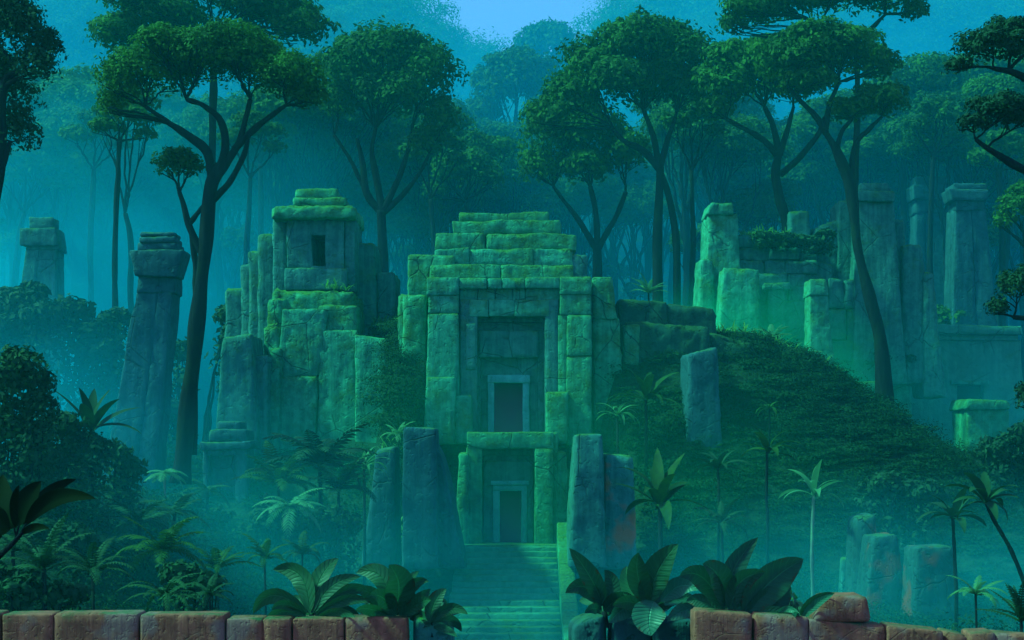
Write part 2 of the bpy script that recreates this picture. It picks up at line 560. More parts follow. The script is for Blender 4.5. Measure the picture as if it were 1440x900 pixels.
def clump(mb, c, rx, ry, rz, dens, leaf, g, sub=9, under=-0.3):
    """one umbrella of foliage: a spread of smaller tufts over a flattened dome"""
    c = np.asarray(c, float)
    area = 2 * math.pi * rx * ry * CD
    dome(mb, c, rx * 0.86, ry * 0.86, rz * 0.8, int(area * dens * 0.5), leaf, g, under)
    for i in range(sub):
        a = 2.4 * i + g.uniform(-.4, .4)
        rr = math.sqrt((i + .5) / sub)
        zz = math.sqrt(max(0, 1 - rr * rr)) * 0.75
        f = g.uniform(0.30, 0.48)
        cc = c + np.array([math.cos(a) * rr * rx * 0.82, math.sin(a) * rr * ry * 0.82, zz * rz * g.uniform(.75, 1.1) - 0.05 * rz])
        sz = max(rz * 0.55, min(rx, ry) * 0.22)
        dome(mb, cc, rx * f, ry * f, sz * g.uniform(.7, 1.1), int(area * dens * 0.14), leaf, g, under)


def bez(p0, p1, p2, p3, n):
    t = np.linspace(0, 1, n)[:, None]
    return (1 - t) ** 3 * p0 + 3 * (1 - t) ** 2 * t * p1 + 3 * (1 - t) * t ** 2 * p2 + t ** 3 * p3


def limb(mb, s, e, r0, r1, g, sides=6, twig=5, spread=1.0, up=0.45, c=None):
    s, e = np.asarray(s, float), np.asarray(e, float)
    d = e - s
    L = np.linalg.norm(d)
    p1 = s + np.array([d[0] * 0.30, d[1] * 0.30, d[2] * 0.30 + up * L * 0.15]) + g.normal(size=3) * L * 0.05
    p2 = s + np.array([d[0] * 0.72, d[1] * 0.72, d[2] * (0.72 - 0.10)]) + g.normal(size=3) * L * 0.05
    P = bez(s, p1, p2, e, 12)
    P[1:-1] += g.normal(size=(10, 3)) * L * 0.008
    rad = np.linspace(r0, r1, 12)
    tube(mb, P, rad, sides, int(g.integers(1e6)))
    for k in range(twig):
        i = int(g.integers(4, 11))
        a = P[i]
        tgt = e + np.array([g.uniform(-1, 1) * spread, g.uniform(-1, 1) * spread, g.uniform(-0.1, 0.3) * spread])
        m1 = a + (P[i] - P[i - 1]) * 2.0
        T = bez(a, m1, a * 0.3 + tgt * 0.7 - np.array([0, 0, 0.1 * L * .5]), tgt, 7)
        tube(mb, T, np.linspace(rad[i] * 0.55, rad[i] * 0.16 + 0.008, 7), 5, k)


def tree(name, label, D, trunk, clumps, dens=3.0, leaf=0.22, group=None, mat=None, bark=None, limbs=(), seed=0, cat='tree',
         forks=None, depthk=0.8, twig=5, rmin=0.03, sub=9, under=-0.3, flat=1.0, rear=True):
    """trunk: (px,py,radius px) from the ground up; clumps: (px,py,rx px,ry px[,dD]); each clump gets a limb"""
    g = np.random.default_rng(seed + 11)
    mat, bark = mat or LEAF_T, bark or BARK
    base = W(trunk[0][0], trunk[0][1], D)
    root = thing(name, label, cat, base, group)
    T = smooth_path([(*W(x, y, D), PX(r, D)) for x, y, r in trunk], 7 * len(trunk))
    tb = MB()
    tube(tb, T[:, :3], T[:, 3], 10, seed, 0.16)
    extra_forks = []
    for lb in limbs:
        dd = lb[0][3] if len(lb[0]) > 3 else 0
        n = len(lb)
        Lp = smooth_path([(*W(p[0], p[1], D + dd * i / (n - 1)), PX(p[2], D)) for i, p in enumerate(lb)], 6 * n)
        tube(tb, Lp[:, :3], Lp[:, 3], 8, seed + 3, 0.12)
        extra_forks.append(Lp[-1])
        extra_forks.append(Lp[int(len(Lp) * 0.75)])
    fk = [T[-1], T[int(len(T) * 0.9)]] + extra_forks
    cb = MB()
    xs = [c[0] for c in clumps]
    for ci, c in enumerate(clumps):
        px, py, rx, ry = c[:4]
        dD = c[4] if len(c) > 4 else g.uniform(-1, 1) * PX(rx, D) * 0.35
        cc = W(px, py, D) + np.array([0, dD, 0])
        rxm, rzm = PX(rx * 1.08, D), PX(ry, D) * flat * 1.25
        rym = rxm * depthk
        clump(cb, cc, rxm, rym, rzm, dens, leaf, g, sub, under)
        best = min(fk, key=lambda f: np.linalg.norm(f[:3] - cc) + (6 if f[2] > cc[2] else 0))
        limb(tb, best[:3], cc - np.array([0, 0, 0.1 * rzm]), max(best[3] * 0.62, rmin * 1.5), rmin, g, 6, twig, rxm * 0.75)
        if rear:
            for sgn in (-1, 1):                       # the crown is as deep as it is wide
                c2 = cc + np.array([g.uniform(-.3, .3) * rxm, sgn * rym * 0.9, -0.12 * rzm])
                clump(cb, c2, rxm * 0.8, rym * 0.7, rzm * 0.85, dens * 0.6, leaf, g, max(4, sub // 2), under)
                limb(tb, best[:3], c2, max(best[3] * 0.45, rmin), rmin * 0.8, g, 5, max(1, twig - 2), rxm * 0.5)
    tb.build('trunk', bark, root)
    cb.build('crown', mat, root, smooth=False)
    return root


def strap(mb, base, az, elev, length, droop, width, g=None, nseg=10, fold=0.25, twist=0.0, prof=0.8):
    """a long arching leaf blade with a folded midrib"""
    t = np.linspace(0, 1, nseg + 1)
    ang = elev - droop * t ** 1.3
    ds = length / nseg
    hx = np.concatenate([[0], np.cumsum(np.cos((ang[1:] + ang[:-1]) / 2) * ds)])
    hz = np.concatenate([[0], np.cumsum(np.sin((ang[1:] + ang[:-1]) / 2) * ds)])
    ca, sa = math.cos(az), math.sin(az)
    C = np.stack([base[0] + hx * ca, base[1] + hx * sa, base[2] + hz], 1)
    side = np.array([-sa, ca, 0.0])
    nrm = np.stack([-np.sin(ang) * ca, -np.sin(ang) * sa, np.cos(ang)], 1)
    w = width * 0.5 * np.sin(np.pi * np.clip(t ** prof, 0, 1)) ** 0.75
    w[0] = width * 0.10
    w[-1] = 0.002
    s = side[None, :] * math.cos(twist) + nrm * math.sin(twist)
    Lv = C - s * w[:, None] + nrm * (w * fold)[:, None]
    Rv = C + s * w[:, None] + nrm * (w * fold)[:, None]
    V = np.stack([Lv, C, Rv], 1).reshape(-1, 3)
    q = []
    for i in range(nseg):
        a = i * 3
        q += [[a, a + 1, a + 4, a + 3], [a + 1, a + 2, a + 5, a + 4]]
    mb.add(V, q)


def frond(mb, base, az, elev, length, droop, width, g, nleaf=16):
    """a feathered palm or fern frond: a thin rib with leaflets on both sides"""
    t = np.linspace(0, 1, nleaf + 1)
    ang = elev - droop * t ** 1.3
    ds = length / nleaf
    hx = np.concatenate([[0], np.cumsum(np.cos((ang[1:] + ang[:-1]) / 2) * ds)])
    hz = np.concatenate([[0], np.cumsum(np.sin((ang[1:] + ang[:-1]) / 2) * ds)])
    ca, sa = math.cos(az), math.sin(az)
    C = np.stack([base[0] + hx * ca, base[1] + hx * sa, base[2] + hz], 1)
    tube(mb, C, np.linspace(0.018, 0.004, nleaf + 1) * max(0.6, length / 1.6), 4, 0, 0)
    side = np.array([-sa, ca, 0.0])
    V, q = [], []
    for i in range(1, nleaf + 1):
        tt = t[i]
        lw = width * 0.5 * (math.sin(math.pi * min(1, tt ** 0.75 * 0.93 + 0.05)) ** 0.6)
        fw = np.array([math.cos(ang[i]) * ca, math.cos(ang[i]) * sa, math.sin(ang[i])])
        for sg in (-1, 1):
            tip = C[i] + side * sg * lw + fw * lw * 0.75 + np.array([0, 0, -lw * g.uniform(0.25, 0.55)])
            mid = C[i] * 0.5 + tip * 0.5 + np.array([0, 0, lw * 0.10])
            wv = fw * ds * 0.46
            k = len(V)
            V += [C[i] - wv * .6, C[i] + wv * .6, mid + wv, mid - wv, tip]
            q.append(([k, k + 1, k + 2, k + 3], [k + 3, k + 2, k + 4]))
    mb.add(V, [a for a, b in q], [b for a, b in q])
rnd = random.Random(5)
# ------------------------------------------------------------------ camera, sky, sun, haze
cam = bpy.data.cameras.new('camera')
cam.lens = 36 * F / 1440
cam.sensor_width = 36
cam.shift_y = (YH - 450) / 1440
cam.clip_end = 3000
camo = bpy.data.objects.new('camera', cam)
camo.location = (0, 0, CZ)
camo.rotation_euler = (R(90), 0, 0)
col.objects.link(camo)
sc.camera = camo

SUN = Vector(SUN_DIR).normalized()
elev = math.asin(SUN.z)
azim = math.atan2(SUN.x, SUN.y)
w = bpy.data.worlds.new('World')
sc.world = w
w.use_nodes = True
wt = w.node_tree
wt.nodes.clear()
wo = wt.nodes.new('ShaderNodeOutputWorld')
bg = wt.nodes.new('ShaderNodeBackground')
sky = wt.nodes.new('ShaderNodeTexSky')
sky.sky_type = 'NISHITA'
sky.sun_disc = False
sky.sun_elevation = elev
sky.sun_rotation = azim
tint = wt.nodes.new('ShaderNodeMix')
tint.data_type = 'RGBA'
tint.blend_type = 'MULTIPLY'
tint.inputs[0].default_value = 1
tint.inputs[7].default_value = SKY_TINT
wt.links.new(sky.outputs[0], tint.inputs[6])
wt.links.new(tint.outputs[2], bg.inputs[0])
bg.inputs[1].default_value = SKY_STR
wt.links.new(bg.outputs[0], wo.inputs[0])
sl = bpy.data.lights.new('sun', 'SUN')
sl.energy = SUN_STR
sl.angle = R(6.0)
sl.color = SUN_COL
so = bpy.data.objects.new('sun', sl)
so.rotation_euler = SUN.to_track_quat('Z', 'Y').to_euler()
so.location = (0, 0, 150)
col.objects.link(so)

hm, nt, out = newmat('haze')
pv = nt.nodes.new('ShaderNodeVolumePrincipled')
pv.inputs['Color'].default_value = HAZE_COL
pv.inputs['Density'].default_value = HAZE_D
pv.inputs['Anisotropy'].default_value = HAZE_ANI
nt.links.new(pv.outputs[0], out.inputs['Volume'])
hb = MB()
hx, hy0, hy1, hz0, hz1 = 190, -25, 330, -4, 128
V = [(x, y, z) for z in (hz0, hz1) for y in (hy0, hy1) for x in (-hx, hx)]
hb.add(V, [[0, 2, 3, 1], [4, 5, 7, 6], [0, 1, 5, 4], [2, 6, 7, 3], [0, 4, 6, 2], [1, 3, 7, 5]])
tag(hb.build('haze', hm, None, (0, 150, -4), smooth=False), 'teal jungle haze filling the whole valley', 'haze', kind='stuff')




def mist(label, c, rad, dens, colr):
    """a bank of thicker mist: densest in the middle, drifting in wisps and thinning out to nothing at its edge"""
    m, nt, out = newmat('mist')
    pv = nt.nodes.new('ShaderNodeVolumePrincipled')
    pv.inputs['Color'].default_value = colr
    tc = nt.nodes.new('ShaderNodeTexCoord')
    mp = mapping(nt, tc.outputs['Object'], tuple(1 / a for a in rad))
    gr = nt.nodes.new('ShaderNodeTexGradient')
    gr.gradient_type = 'SPHERICAL'
    nt.links.new(mp, gr.inputs[0])
    nz = noise_tex(nt, mapping(nt, tc.outputs['Object'], tuple(3.2 / (max(rad) * .3 + a * .7) for a in rad)), 1.0, 2, 0.5)
    fall = ramp(nt, gr.outputs[1], [(0.0, 0.0), (0.75, 1.0)])
    dn = math2(nt, 'MULTIPLY', fall, ramp(nt, nz, [(0.32, 0.25), (0.68, 1.0)]))
    nt.links.new(math2(nt, 'MULTIPLY', dn, dens), pv.inputs['Density'])
    nt.links.new(pv.outputs[0], out.inputs['Volume'])
    b = MB()
    nu, nv = 32, 16
    th = np.linspace(0, np.pi, nv + 1)[1:-1]
    ph = np.linspace(0, 2 * np.pi, nu, endpoint=False)
    V = [[0, 0, 1]] + [[math.sin(t) * math.cos(p), math.sin(t) * math.sin(p), math.cos(t)] for t in th for p in ph] + [[0, 0, -1]]
    tr, q = [], []
    for k in range(nu):
        k2 = (k + 1) % nu
        tr.append([0, 1 + k, 1 + k2])
        e = 1 + (nv - 2) * nu
        tr.append([len(V) - 1, e + k2, e + k])
        for r_ in range(nv - 2):
            q.append([1 + r_ * nu + k, 1 + (r_ + 1) * nu + k, 1 + (r_ + 1) * nu + k2, 1 + r_ * nu + k2])
    b.add(np.array(V) * np.array(rad) + np.array(c), q, tr)
    return tag(b.build('mist', m, None, c), label, 'mist', kind='stuff')


for a in MISTS:
    mist(*a)


# ------------------------------------------------------------------ terrain
def sstep(a, b, x):
    t = np.clip((x - a) / (b - a), 0, 1)
    return t * t * (3 - 2 * t)


RX = np.array([-60, -30, -20, -14, -7.7, -6.9, 0, 5.5, 9.6, 10.6, 12.6, 15.2, 17.3, 19.3, 24, 60])
RZ = np.array([6, 6.2, 6.5, 7.2, 8.0, 13.4, 13.6, 13.0, 12.9, 12.7, 12.1, 10.9, 9.2, 7.6, 6.0, 6.0])


def ground_z(x, y):
    x = np.asarray(x, float)
    y = np.asarray(y, float)
    base = 1.7 + 4.8 * sstep(48, 66, y)
    # bank of the left and the right side
    base = base + 4.4 * sstep(-4.6, -11.5, x) * sstep(17, 30, y) * (1 - sstep(44, 58, y))
    base = base + 1.1 * sstep(3.6, 7.5, x) * sstep(17, 30, y) * (1 - sstep(50, 62, y))
    base = np.where(y < 14, 1.7 + 4.4 * sstep(14, 9, y), base)
    ridge = np.where((x < -5.3) & (y < 66.4), np.minimum(np.interp(x, RX, RZ), 8.2), np.interp(x, RX, RZ))
    s = sstep(51.5, 66.5, y) * (1 - sstep(71, 83, y))
    s = s ** 0.9
    z = base + np.maximum(ridge - base, 0) * s
    # hills behind: a shallow V
    hill = 40 * sstep(128, 205, y) + 40 * sstep(225, 310, y)
    v = np.clip(np.abs(x - 0.8 - 0.004 * (y - 100)) - 7.0, 0, 80)
    z = z + hill + sstep(150, 212, y) * np.minimum(v, 26) * 0.75
    P = np.stack([x.ravel(), y.ravel(), 0 * x.ravel()], 1)
    z = z + (0.28 * fbm(P * 0.35, 5, 4)).reshape(z.shape) * (1 + 4 * sstep(140, 200, y))
    # the steps' cutting and the terrace under the gatehouse
    cut = (np.abs(x + 0.2) < 3.2) & (y < 54.6) & (y > 40)
    z = np.where(cut, np.minimum(z, 3.94 - 0.5 * (55 - y) - 0.5), z)
    z = np.where(cut, np.maximum(z, 0.4), z)
    cut2 = (np.abs(x - 0.2) < 4.4) & (y >= 54.4) & (y < 60.5)
    z = np.where(cut2, np.minimum(z, 3.3), z)
    cut3 = (np.abs(x - 0.2) < 3.6) & (y >= 60.5) & (y < 67)
    z = np.where(cut3, np.minimum(z, 8.2), z)
    return z


gx = np.concatenate([np.arange(-185, -45, 4.0), np.arange(-45, 45, 0.75), np.arange(45, 186, 4.0)])
gy = np.concatenate([np.arange(-20, 8, 4.0), np.arange(8, 95, 0.75), np.arange(95, 326, 4.0)])
GX, GY = np.meshgrid(gx, gy)
GZ = ground_z(GX, GY)
tb = MB()
ny, nx = GX.shape
i, j = np.meshgrid(np.arange(ny - 1), np.arange(nx - 1), indexing='ij')
q = np.stack([i * nx + j, i * nx + j + 1, (i + 1) * nx + j + 1, (i + 1) * nx + j], -1).reshape(-1, 4)
tb.add(np.stack([GX.ravel(), GY.ravel(), GZ.ravel()], 1), q)
tag(tb.build('terrain', GROUND, None, (0, 60, 0)), 'overgrown jungle floor rising into a temple mound and forested hills', 'ground', kind='structure')


def gz(x, y):
    return float(ground_z(np.array([x]), np.array([y]))[0])


# ------------------------------------------------------------------ the main temple
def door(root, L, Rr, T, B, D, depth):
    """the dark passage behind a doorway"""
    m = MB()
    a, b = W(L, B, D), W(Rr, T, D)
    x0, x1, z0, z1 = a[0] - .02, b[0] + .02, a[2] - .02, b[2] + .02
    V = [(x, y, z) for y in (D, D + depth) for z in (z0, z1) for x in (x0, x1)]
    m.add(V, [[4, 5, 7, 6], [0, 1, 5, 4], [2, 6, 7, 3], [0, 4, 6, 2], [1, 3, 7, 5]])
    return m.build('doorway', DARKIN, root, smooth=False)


temple = thing('stone_temple', 'large mossy stepped stone temple with a deep recessed doorway above the gatehouse', 'temple', W(717, 606, 60))
m = MB()   # piers
S(m, 600, 645, 390, 415, 60.0, 2.4, r=.08, rough=.035, low=.03)
S(m, 602, 645, 415, 441, 60.06, 2.3, r=.08, rough=.035, low=.03)
S(m, 598, 645, 441, 625, 60.0, 2.6, tl=601, r=.07, rough=.035, low=.03)
S(m, 595, 641, 530, 625, 59.45, .7, tl=599, r=.16, rough=.035, low=.03)
S(m, 640, 664, 555, 625, 59.6, .6, r=.16, rough=.035, low=.03)
m.build('pier', STONE, temple)
m = MB()
S(m, 787, 832, 389, 414, 60.0, 2.4, r=.07, rough=.035, low=.03)
S(m, 787, 832, 414, 443, 60.06, 2.3, r=.07, rough=.035, low=.03)
S(m, 797, 832, 443, 500, 60.0, 2.5, r=.06, rough=.035, low=.03)
S(m, 797, 833, 500, 625, 60.0, 2.5, tr=832, r=.06, rough=.035, low=.03)
S(m, 768, 800, 551, 625, 59.55, .7, r=.16, rough=.035, low=.03)
S(m, 785, 799, 443, 625, 60.12, 2.2, r=.04, rough=.025, low=.02)
m.build('pier', STONE_M, temple)
m = MB()   # lintel courses
for a, b in ((645, 685), (685, 706), (706, 739), (739, 788)):
    S(m, a + .3, b - .3, 390.5 + rnd.uniform(-.8, .8), 405.5, 60.02 + rnd.uniform(-.03, .05), 2.2, r=.05, rough=.03, low=.02)
for a, b in ((646, 672), (672, 697), (697, 721), (721, 739), (739, 788)):
    S(m, a + .2, b - .2, 404, 422, 60.32 + rnd.uniform(-.04, .04), 1.8, r=.045, rough=.03, low=.02)
S(m, 660, 687, 421, 445, 60.16, 1.8, r=.04, rough=.025, low=.02)
S(m, 687, 724, 421.5, 445, 60.2, 1.8, r=.04, rough=.025, low=.02)
S(m, 724, 772, 421, 445, 60.18, 1.8, r=.04, rough=.025, low=.02)
m.build('lintel', STONE, temple)
m = MB()   # jambs around the recess
S(m, 647, 671, 421, 625, 60.2, 1.9, r=.04, rough=.025, low=.02)
S(m, 766, 786, 421, 625, 60.2, 1.9, r=.04, rough=.025, low=.02)
S(m, 655, 669, 455, 520, 60.1, .3, r=.04, rough=.025, low=.02)
m.build('jamb', STONE_B, temple)
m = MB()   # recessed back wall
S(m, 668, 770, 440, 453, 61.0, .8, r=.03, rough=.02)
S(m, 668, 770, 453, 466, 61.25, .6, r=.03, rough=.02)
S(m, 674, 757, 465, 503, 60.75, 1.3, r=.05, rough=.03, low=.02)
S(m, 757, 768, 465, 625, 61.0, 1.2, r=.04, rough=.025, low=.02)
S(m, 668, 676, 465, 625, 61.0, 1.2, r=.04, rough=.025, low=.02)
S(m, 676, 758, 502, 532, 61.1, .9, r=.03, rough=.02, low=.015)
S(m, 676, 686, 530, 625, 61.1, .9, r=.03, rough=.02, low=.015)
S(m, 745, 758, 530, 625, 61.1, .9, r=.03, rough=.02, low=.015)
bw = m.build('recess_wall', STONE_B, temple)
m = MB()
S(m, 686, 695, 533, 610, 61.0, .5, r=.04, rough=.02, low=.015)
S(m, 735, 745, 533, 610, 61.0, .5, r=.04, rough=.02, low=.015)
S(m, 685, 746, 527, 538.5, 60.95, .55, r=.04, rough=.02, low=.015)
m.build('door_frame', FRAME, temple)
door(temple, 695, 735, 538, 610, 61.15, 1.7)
# stepped crown of the temple
TI = [(560, 600, 414, 606, 61.6, 5, 1, 45, STONE_M), (573, 640, 358, 420, 62.4, 6, 1, 70, STONE_M), (604, 806, 372, 396, 62.0, 7, 1, 58, STONE_M),
      (609, 806, 349, 374, 62.6, 7, 1, 40, STONE), (612, 811, 328, 351, 63.3, 7, 1, 64, STONE_M),
      (636, 790, 310, 330, 64.1, 6.5, 1, 70, STONE_M), (645, 772, 298, 312, 64.9, 5.5, 1, 70, STONE_M),
      (800, 826, 357, 400, 62.8, 6, 1, 30, STONE_B)]
for L, Rr, T, B, D, dp, rows, bwid, mt in TI:
    m = MB()
    courses(m, L, Rr, T, B, D, dp, rows, bwid * 1.5, rnd, jit=0.5, gap=.3, r=.07 if Rr - L > 100 else .2, rough=.06, low=.07)
    m.build('tier', mt, temple)
m = MB()   # right shoulder, stepping down into the mound
S(m, 832, 868, 388, 450, 60.9, 4, tr=862, r=.2, rough=.08)
S(m, 834, 878, 446, 640, 61.0, 4, tr=872, r=.15, rough=.08)
S(m, 876, 904, 456, 640, 61.6, 3, tr=900, r=.2, rough=.08)
m.build('side_buttress', STONE_M, temple)
m = MB()   # left shoulder
S(m, 561, 600, 415, 640, 61.2, 4, tl=566, r=.35, rough=.08)
m.build('side_buttress', STONE_M, temple)
m = MB()   # solid core and the terrace floor in front of the upper door
S(m, 640, 790, 392, 606, 63.4, 4.5, r=.1)
core = m.build('core', STONE, temple)

# ------------------------------------------------------------------ gatehouse
gate = thing('stone_gatehouse', 'low mossy stone gatehouse with a square portal at the head of the stairs', 'gatehouse', W(717, 766, 55))
m = MB()
S(m, 656, 778, 607.5, 631, 55.0, 5.0, r=.08, rough=.02, low=.02)
S(m, 775, 786, 609, 775, 55.3, 4.5, tr=784, r=.1)
m.build('lintel', STONE_M, gate)
m = MB()
S(m, 656, 678, 629.5, 790, 55.02, 4, r=.03, rough=.02, low=.015)
S(m, 641, 660, 636, 790, 54.8, 3, tl=645, r=.25, rough=.05)
m.build('jamb', STONE_M, gate)
m = MB()
S(m, 752, 778, 629.5, 790, 55.02, 4, r=.03, rough=.02, low=.015)
S(m, 782, 800, 634, 790, 55.3, 4, tr=796, r=.15, rough=.05)
m.build('jamb', STONE_M, gate)
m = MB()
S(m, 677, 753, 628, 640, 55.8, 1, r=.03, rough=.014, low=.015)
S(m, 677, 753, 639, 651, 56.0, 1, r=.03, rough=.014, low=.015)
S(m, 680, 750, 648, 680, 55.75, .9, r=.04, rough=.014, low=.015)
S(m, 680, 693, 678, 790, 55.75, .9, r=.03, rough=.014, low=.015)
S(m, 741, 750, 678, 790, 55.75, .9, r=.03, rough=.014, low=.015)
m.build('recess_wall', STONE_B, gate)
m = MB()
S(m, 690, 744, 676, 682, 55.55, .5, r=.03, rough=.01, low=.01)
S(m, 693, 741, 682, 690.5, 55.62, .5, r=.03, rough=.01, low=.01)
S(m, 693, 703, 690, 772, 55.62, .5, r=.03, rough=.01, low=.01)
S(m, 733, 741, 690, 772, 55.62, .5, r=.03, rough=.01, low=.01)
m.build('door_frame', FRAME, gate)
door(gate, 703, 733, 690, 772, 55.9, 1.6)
m = MB()
S(m, 640, 800, 766, 800, 54.4, 1.5, r=.05, rough=.014, low=.015)
m.build('threshold', STONE, gate)

# ------------------------------------------------------------------ the stairs
st = thing('staircase', 'broad worn stone staircase climbing to the gatehouse door', 'staircase', (-0.1, 48, 0.4))
m = MB()
z0 = W(0, 766, 54.5)[2]
nst, rise, run = 22, 0.185, 0.40
for k in range(nst):
    yy = 54.45 - run * (k + 1)
    zt = z0 - rise * (k + 0.2)
    Dk = yy
    pxl = CX + (-2.08 - 0.02 * k) * F / Dk
    pxr = CX + (1.72 + 0.0 * k) * F / Dk
    S(m, pxl, pxr, YH - (zt - CZ) * F / Dk, YH - (zt - 0.6 - CZ) * F / Dk, Dk, run + 0.5, r=.035, rough=.02, seg=.35, low=.025)
m.build('steps', STEP, st)
m = MB()   # sloping cheek wall on the right
for k in range(9):
    yy = 54.3 - 0.98 * (k + 1)
    zt = z0 + 0.5 - 0.45 * (k + 0.1)
    pxl = CX + 1.72 * F / yy
    pxr = CX + 2.28 * F / yy
    S(m, pxl, pxr, YH - (zt - CZ) * F / yy, YH - (zt - 1.6 - CZ) * F / yy, yy, 1.0, r=.08, rough=.02, low=.02)
    # slope the top of each stone along the flight
    V = m.v[-1]
    V[:, 2] += (V[:, 1] - yy) * 0.45
m.build('cheek_wall', STONE_M, st)


# ------------------------------------------------------------------ standing stones round the stairs
def stones(name, label, cat, org, mat, specs, group=None, part=None):
    m = MB()
    for a in specs:
        S(m, *a[0], **a[1])
    o = m.build(name, mat, None, org)
    return tag(o, label, cat, group)


D_ = dict
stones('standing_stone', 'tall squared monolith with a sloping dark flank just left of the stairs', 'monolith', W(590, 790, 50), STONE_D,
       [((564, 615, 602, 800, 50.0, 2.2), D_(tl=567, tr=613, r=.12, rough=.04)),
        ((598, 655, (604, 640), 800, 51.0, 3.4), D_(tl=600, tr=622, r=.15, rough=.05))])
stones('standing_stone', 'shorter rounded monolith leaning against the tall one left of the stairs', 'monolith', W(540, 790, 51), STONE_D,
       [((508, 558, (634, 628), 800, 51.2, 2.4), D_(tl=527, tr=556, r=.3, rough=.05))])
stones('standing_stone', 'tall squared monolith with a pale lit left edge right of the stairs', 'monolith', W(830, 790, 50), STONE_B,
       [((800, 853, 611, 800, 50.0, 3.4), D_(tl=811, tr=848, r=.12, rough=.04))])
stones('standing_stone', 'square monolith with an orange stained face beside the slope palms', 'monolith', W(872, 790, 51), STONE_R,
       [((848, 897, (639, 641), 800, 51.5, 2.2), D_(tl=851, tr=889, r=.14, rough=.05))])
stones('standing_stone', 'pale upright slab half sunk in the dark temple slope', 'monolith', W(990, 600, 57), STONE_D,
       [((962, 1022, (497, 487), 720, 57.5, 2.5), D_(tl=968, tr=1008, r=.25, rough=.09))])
stones('retaining_wall', 'long mossy stone ledge running right from the temple top', 'wall', W(950, 470, 63), STONE_MD,
       [((868, 940, (420, 425), 500, 63.0, 4), D_(r=.3, rough=.12)),
        ((936, 1014, (426, 434), 510, 63.2, 4), D_(tr=1006, r=.4, rough=.12)),
        ((880, 1000, (452, 458), 540, 61.6, 3), D_(r=.4, rough=.14)),
        ((1000, 1062, (466, 482), 560, 62.2, 4), D_(tl=995, r=.5, rough=.16))])

# ------------------------------------------------------------------ left ruined tower
tw = thing('ruined_tower', 'mossy ruined tower with a small window chamber left of the temple', 'tower', W(440, 600, 66))
m = MB()
S(m, 413, 474, 264, 279, 65.6, 2.4, r=.25, rough=.08)
S(m, 412, 486, 277, 290, 65.3, 3.0, r=.2, rough=.08)
S(m, 380, 499, 288, 307, 64.6, 4.4, tl=384, r=.25, rough=.10)
m.build('roof', STONE_M, tw)
m = MB()
S(m, 403, 439, 305, 378, 65.2, 3.6, r=.05)
S(m, 457, 484, 305, 378, 65.2, 3.6, r=.05)
S(m, 437, 459, 305, 331, 65.2, 3.6, r=.05)
S(m, 437, 459, 374, 380, 65.2, 3.6, r=.05)
S(m, 484, 499, 306, 410, 65.3, 3.4, r=.06)
S(m, 383, 404, 306, 420, 65.7, 3.2, r=.12)
S(m, 400, 488, 377, 408, 64.95, 3.8, r=.1)
m.build('chamber', STONE_B, tw)
m = MB()
a, b = W(437, 376, 66.2), W(459, 330, 66.2)
m.add([(a[0], 66.2, a[2]), (b[0], 66.2, a[2]), (b[0], 66.2, b[2]), (a[0], 66.2, b[2]), (a[0], 68.2, a[2]), (b[0], 68.2, a[2]), (b[0], 68.2, b[2]), (a[0], 68.2, b[2])],
      [[4, 5, 6, 7], [0, 1, 5, 4], [3, 7, 6, 2], [0, 4, 7, 3], [1, 2, 6, 5]])
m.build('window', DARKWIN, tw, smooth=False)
m = MB()
S(m, 383, 502, (404, 410), 440, 64.4, 4.5, r=.35, rough=.14, low=.12)
S(m, 375, 402, 420, 470, 64.2, 4.0, r=.4, rough=.14)
S(m, 370, 396, 455, 520, 64.0, 4.0, r=.4, rough=.14)
S(m, 380, 398, 490, 530, 63.7, 1.0, r=.3, rough=.1)
S(m, 448, 503, 430, 470, 64.1, 4.5, r=.2, rough=.1)
m.build('ledge', STONE_M, tw)
m = MB()
S(m, 390, 448, 434, 530, 63.9, 4.5, tl=397, tr=462, r=.1, rough=.06)
S(m, 388, 443, 529, 690, 63.85, 4.5, tl=391, tr=446, r=.1, rough=.06)
S(m, 350, 392, 516, 690, 63.4, 4.2, tl=358, r=.2, rough=.07)
S(m, 443, 503, 464, 690, 63.9, 4.5, tl=449, r=.1, rough=.06)
S(m, 412, 500, 420, 690, 65.0, 4.5, r=.1)
S(m, 499, 548, (470, 476), 690, 63.6, 4.2, tr=546, r=.10, rough=.05)
m.build('wall', STONE, tw)
m = MB()
for (L, Rr, T, D) in ((362, 388, 329, 67.0), (349, 370, 352, 67.2), (338, 358, 372, 67.4), (316, 346, 405, 67.6)):
    S(m, L - 3, Rr, T, 690, D, 3.5, tl=L, r=.3, rough=.1)
m.build('stepped_buttress', STONE_B, tw)
m = MB()
S(m, 495, 537, 341, 690, 67.0, 3, tr=527, r=.3, rough=.1)
S(m, 530, 562, 382, 690, 67.4, 3, tr=556, r=.3, rough=.1)
m.build('stepped_buttress', STONE_B, tw)
stones('stone_block', 'slanted blue stone block at the foot of the ruined tower steps', 'block', W(335, 600, 61), STONE_B,
       [((300, 362, (474, 470), 640, 61.5, 3), D_(tl=314, tr=352, r=.12, rough=.06)), ((345, 376, 500, 640, 62.3, 2.5), D_(tl=356, r=.3, rough=.1))])
sh = thing('stone_shrine', 'small stone shrine with a blank doorway among the mist left of the tower', 'shrine', W(312, 710, 57))
m = MB()
S(m, 304, 336, 592, 606, 57.3, 1.6, r=.1)
S(m, 293, 346, 604, 622, 57.2, 2.0, r=.1)
S(m, 281, 352, 621, 632, 57.0, 2.2, r=.08)
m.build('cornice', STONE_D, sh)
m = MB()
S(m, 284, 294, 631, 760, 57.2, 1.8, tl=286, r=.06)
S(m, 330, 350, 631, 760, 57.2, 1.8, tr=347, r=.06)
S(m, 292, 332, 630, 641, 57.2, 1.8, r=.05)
S(m, 290, 334, 636, 760, 57.6, 1.4, r=.05)
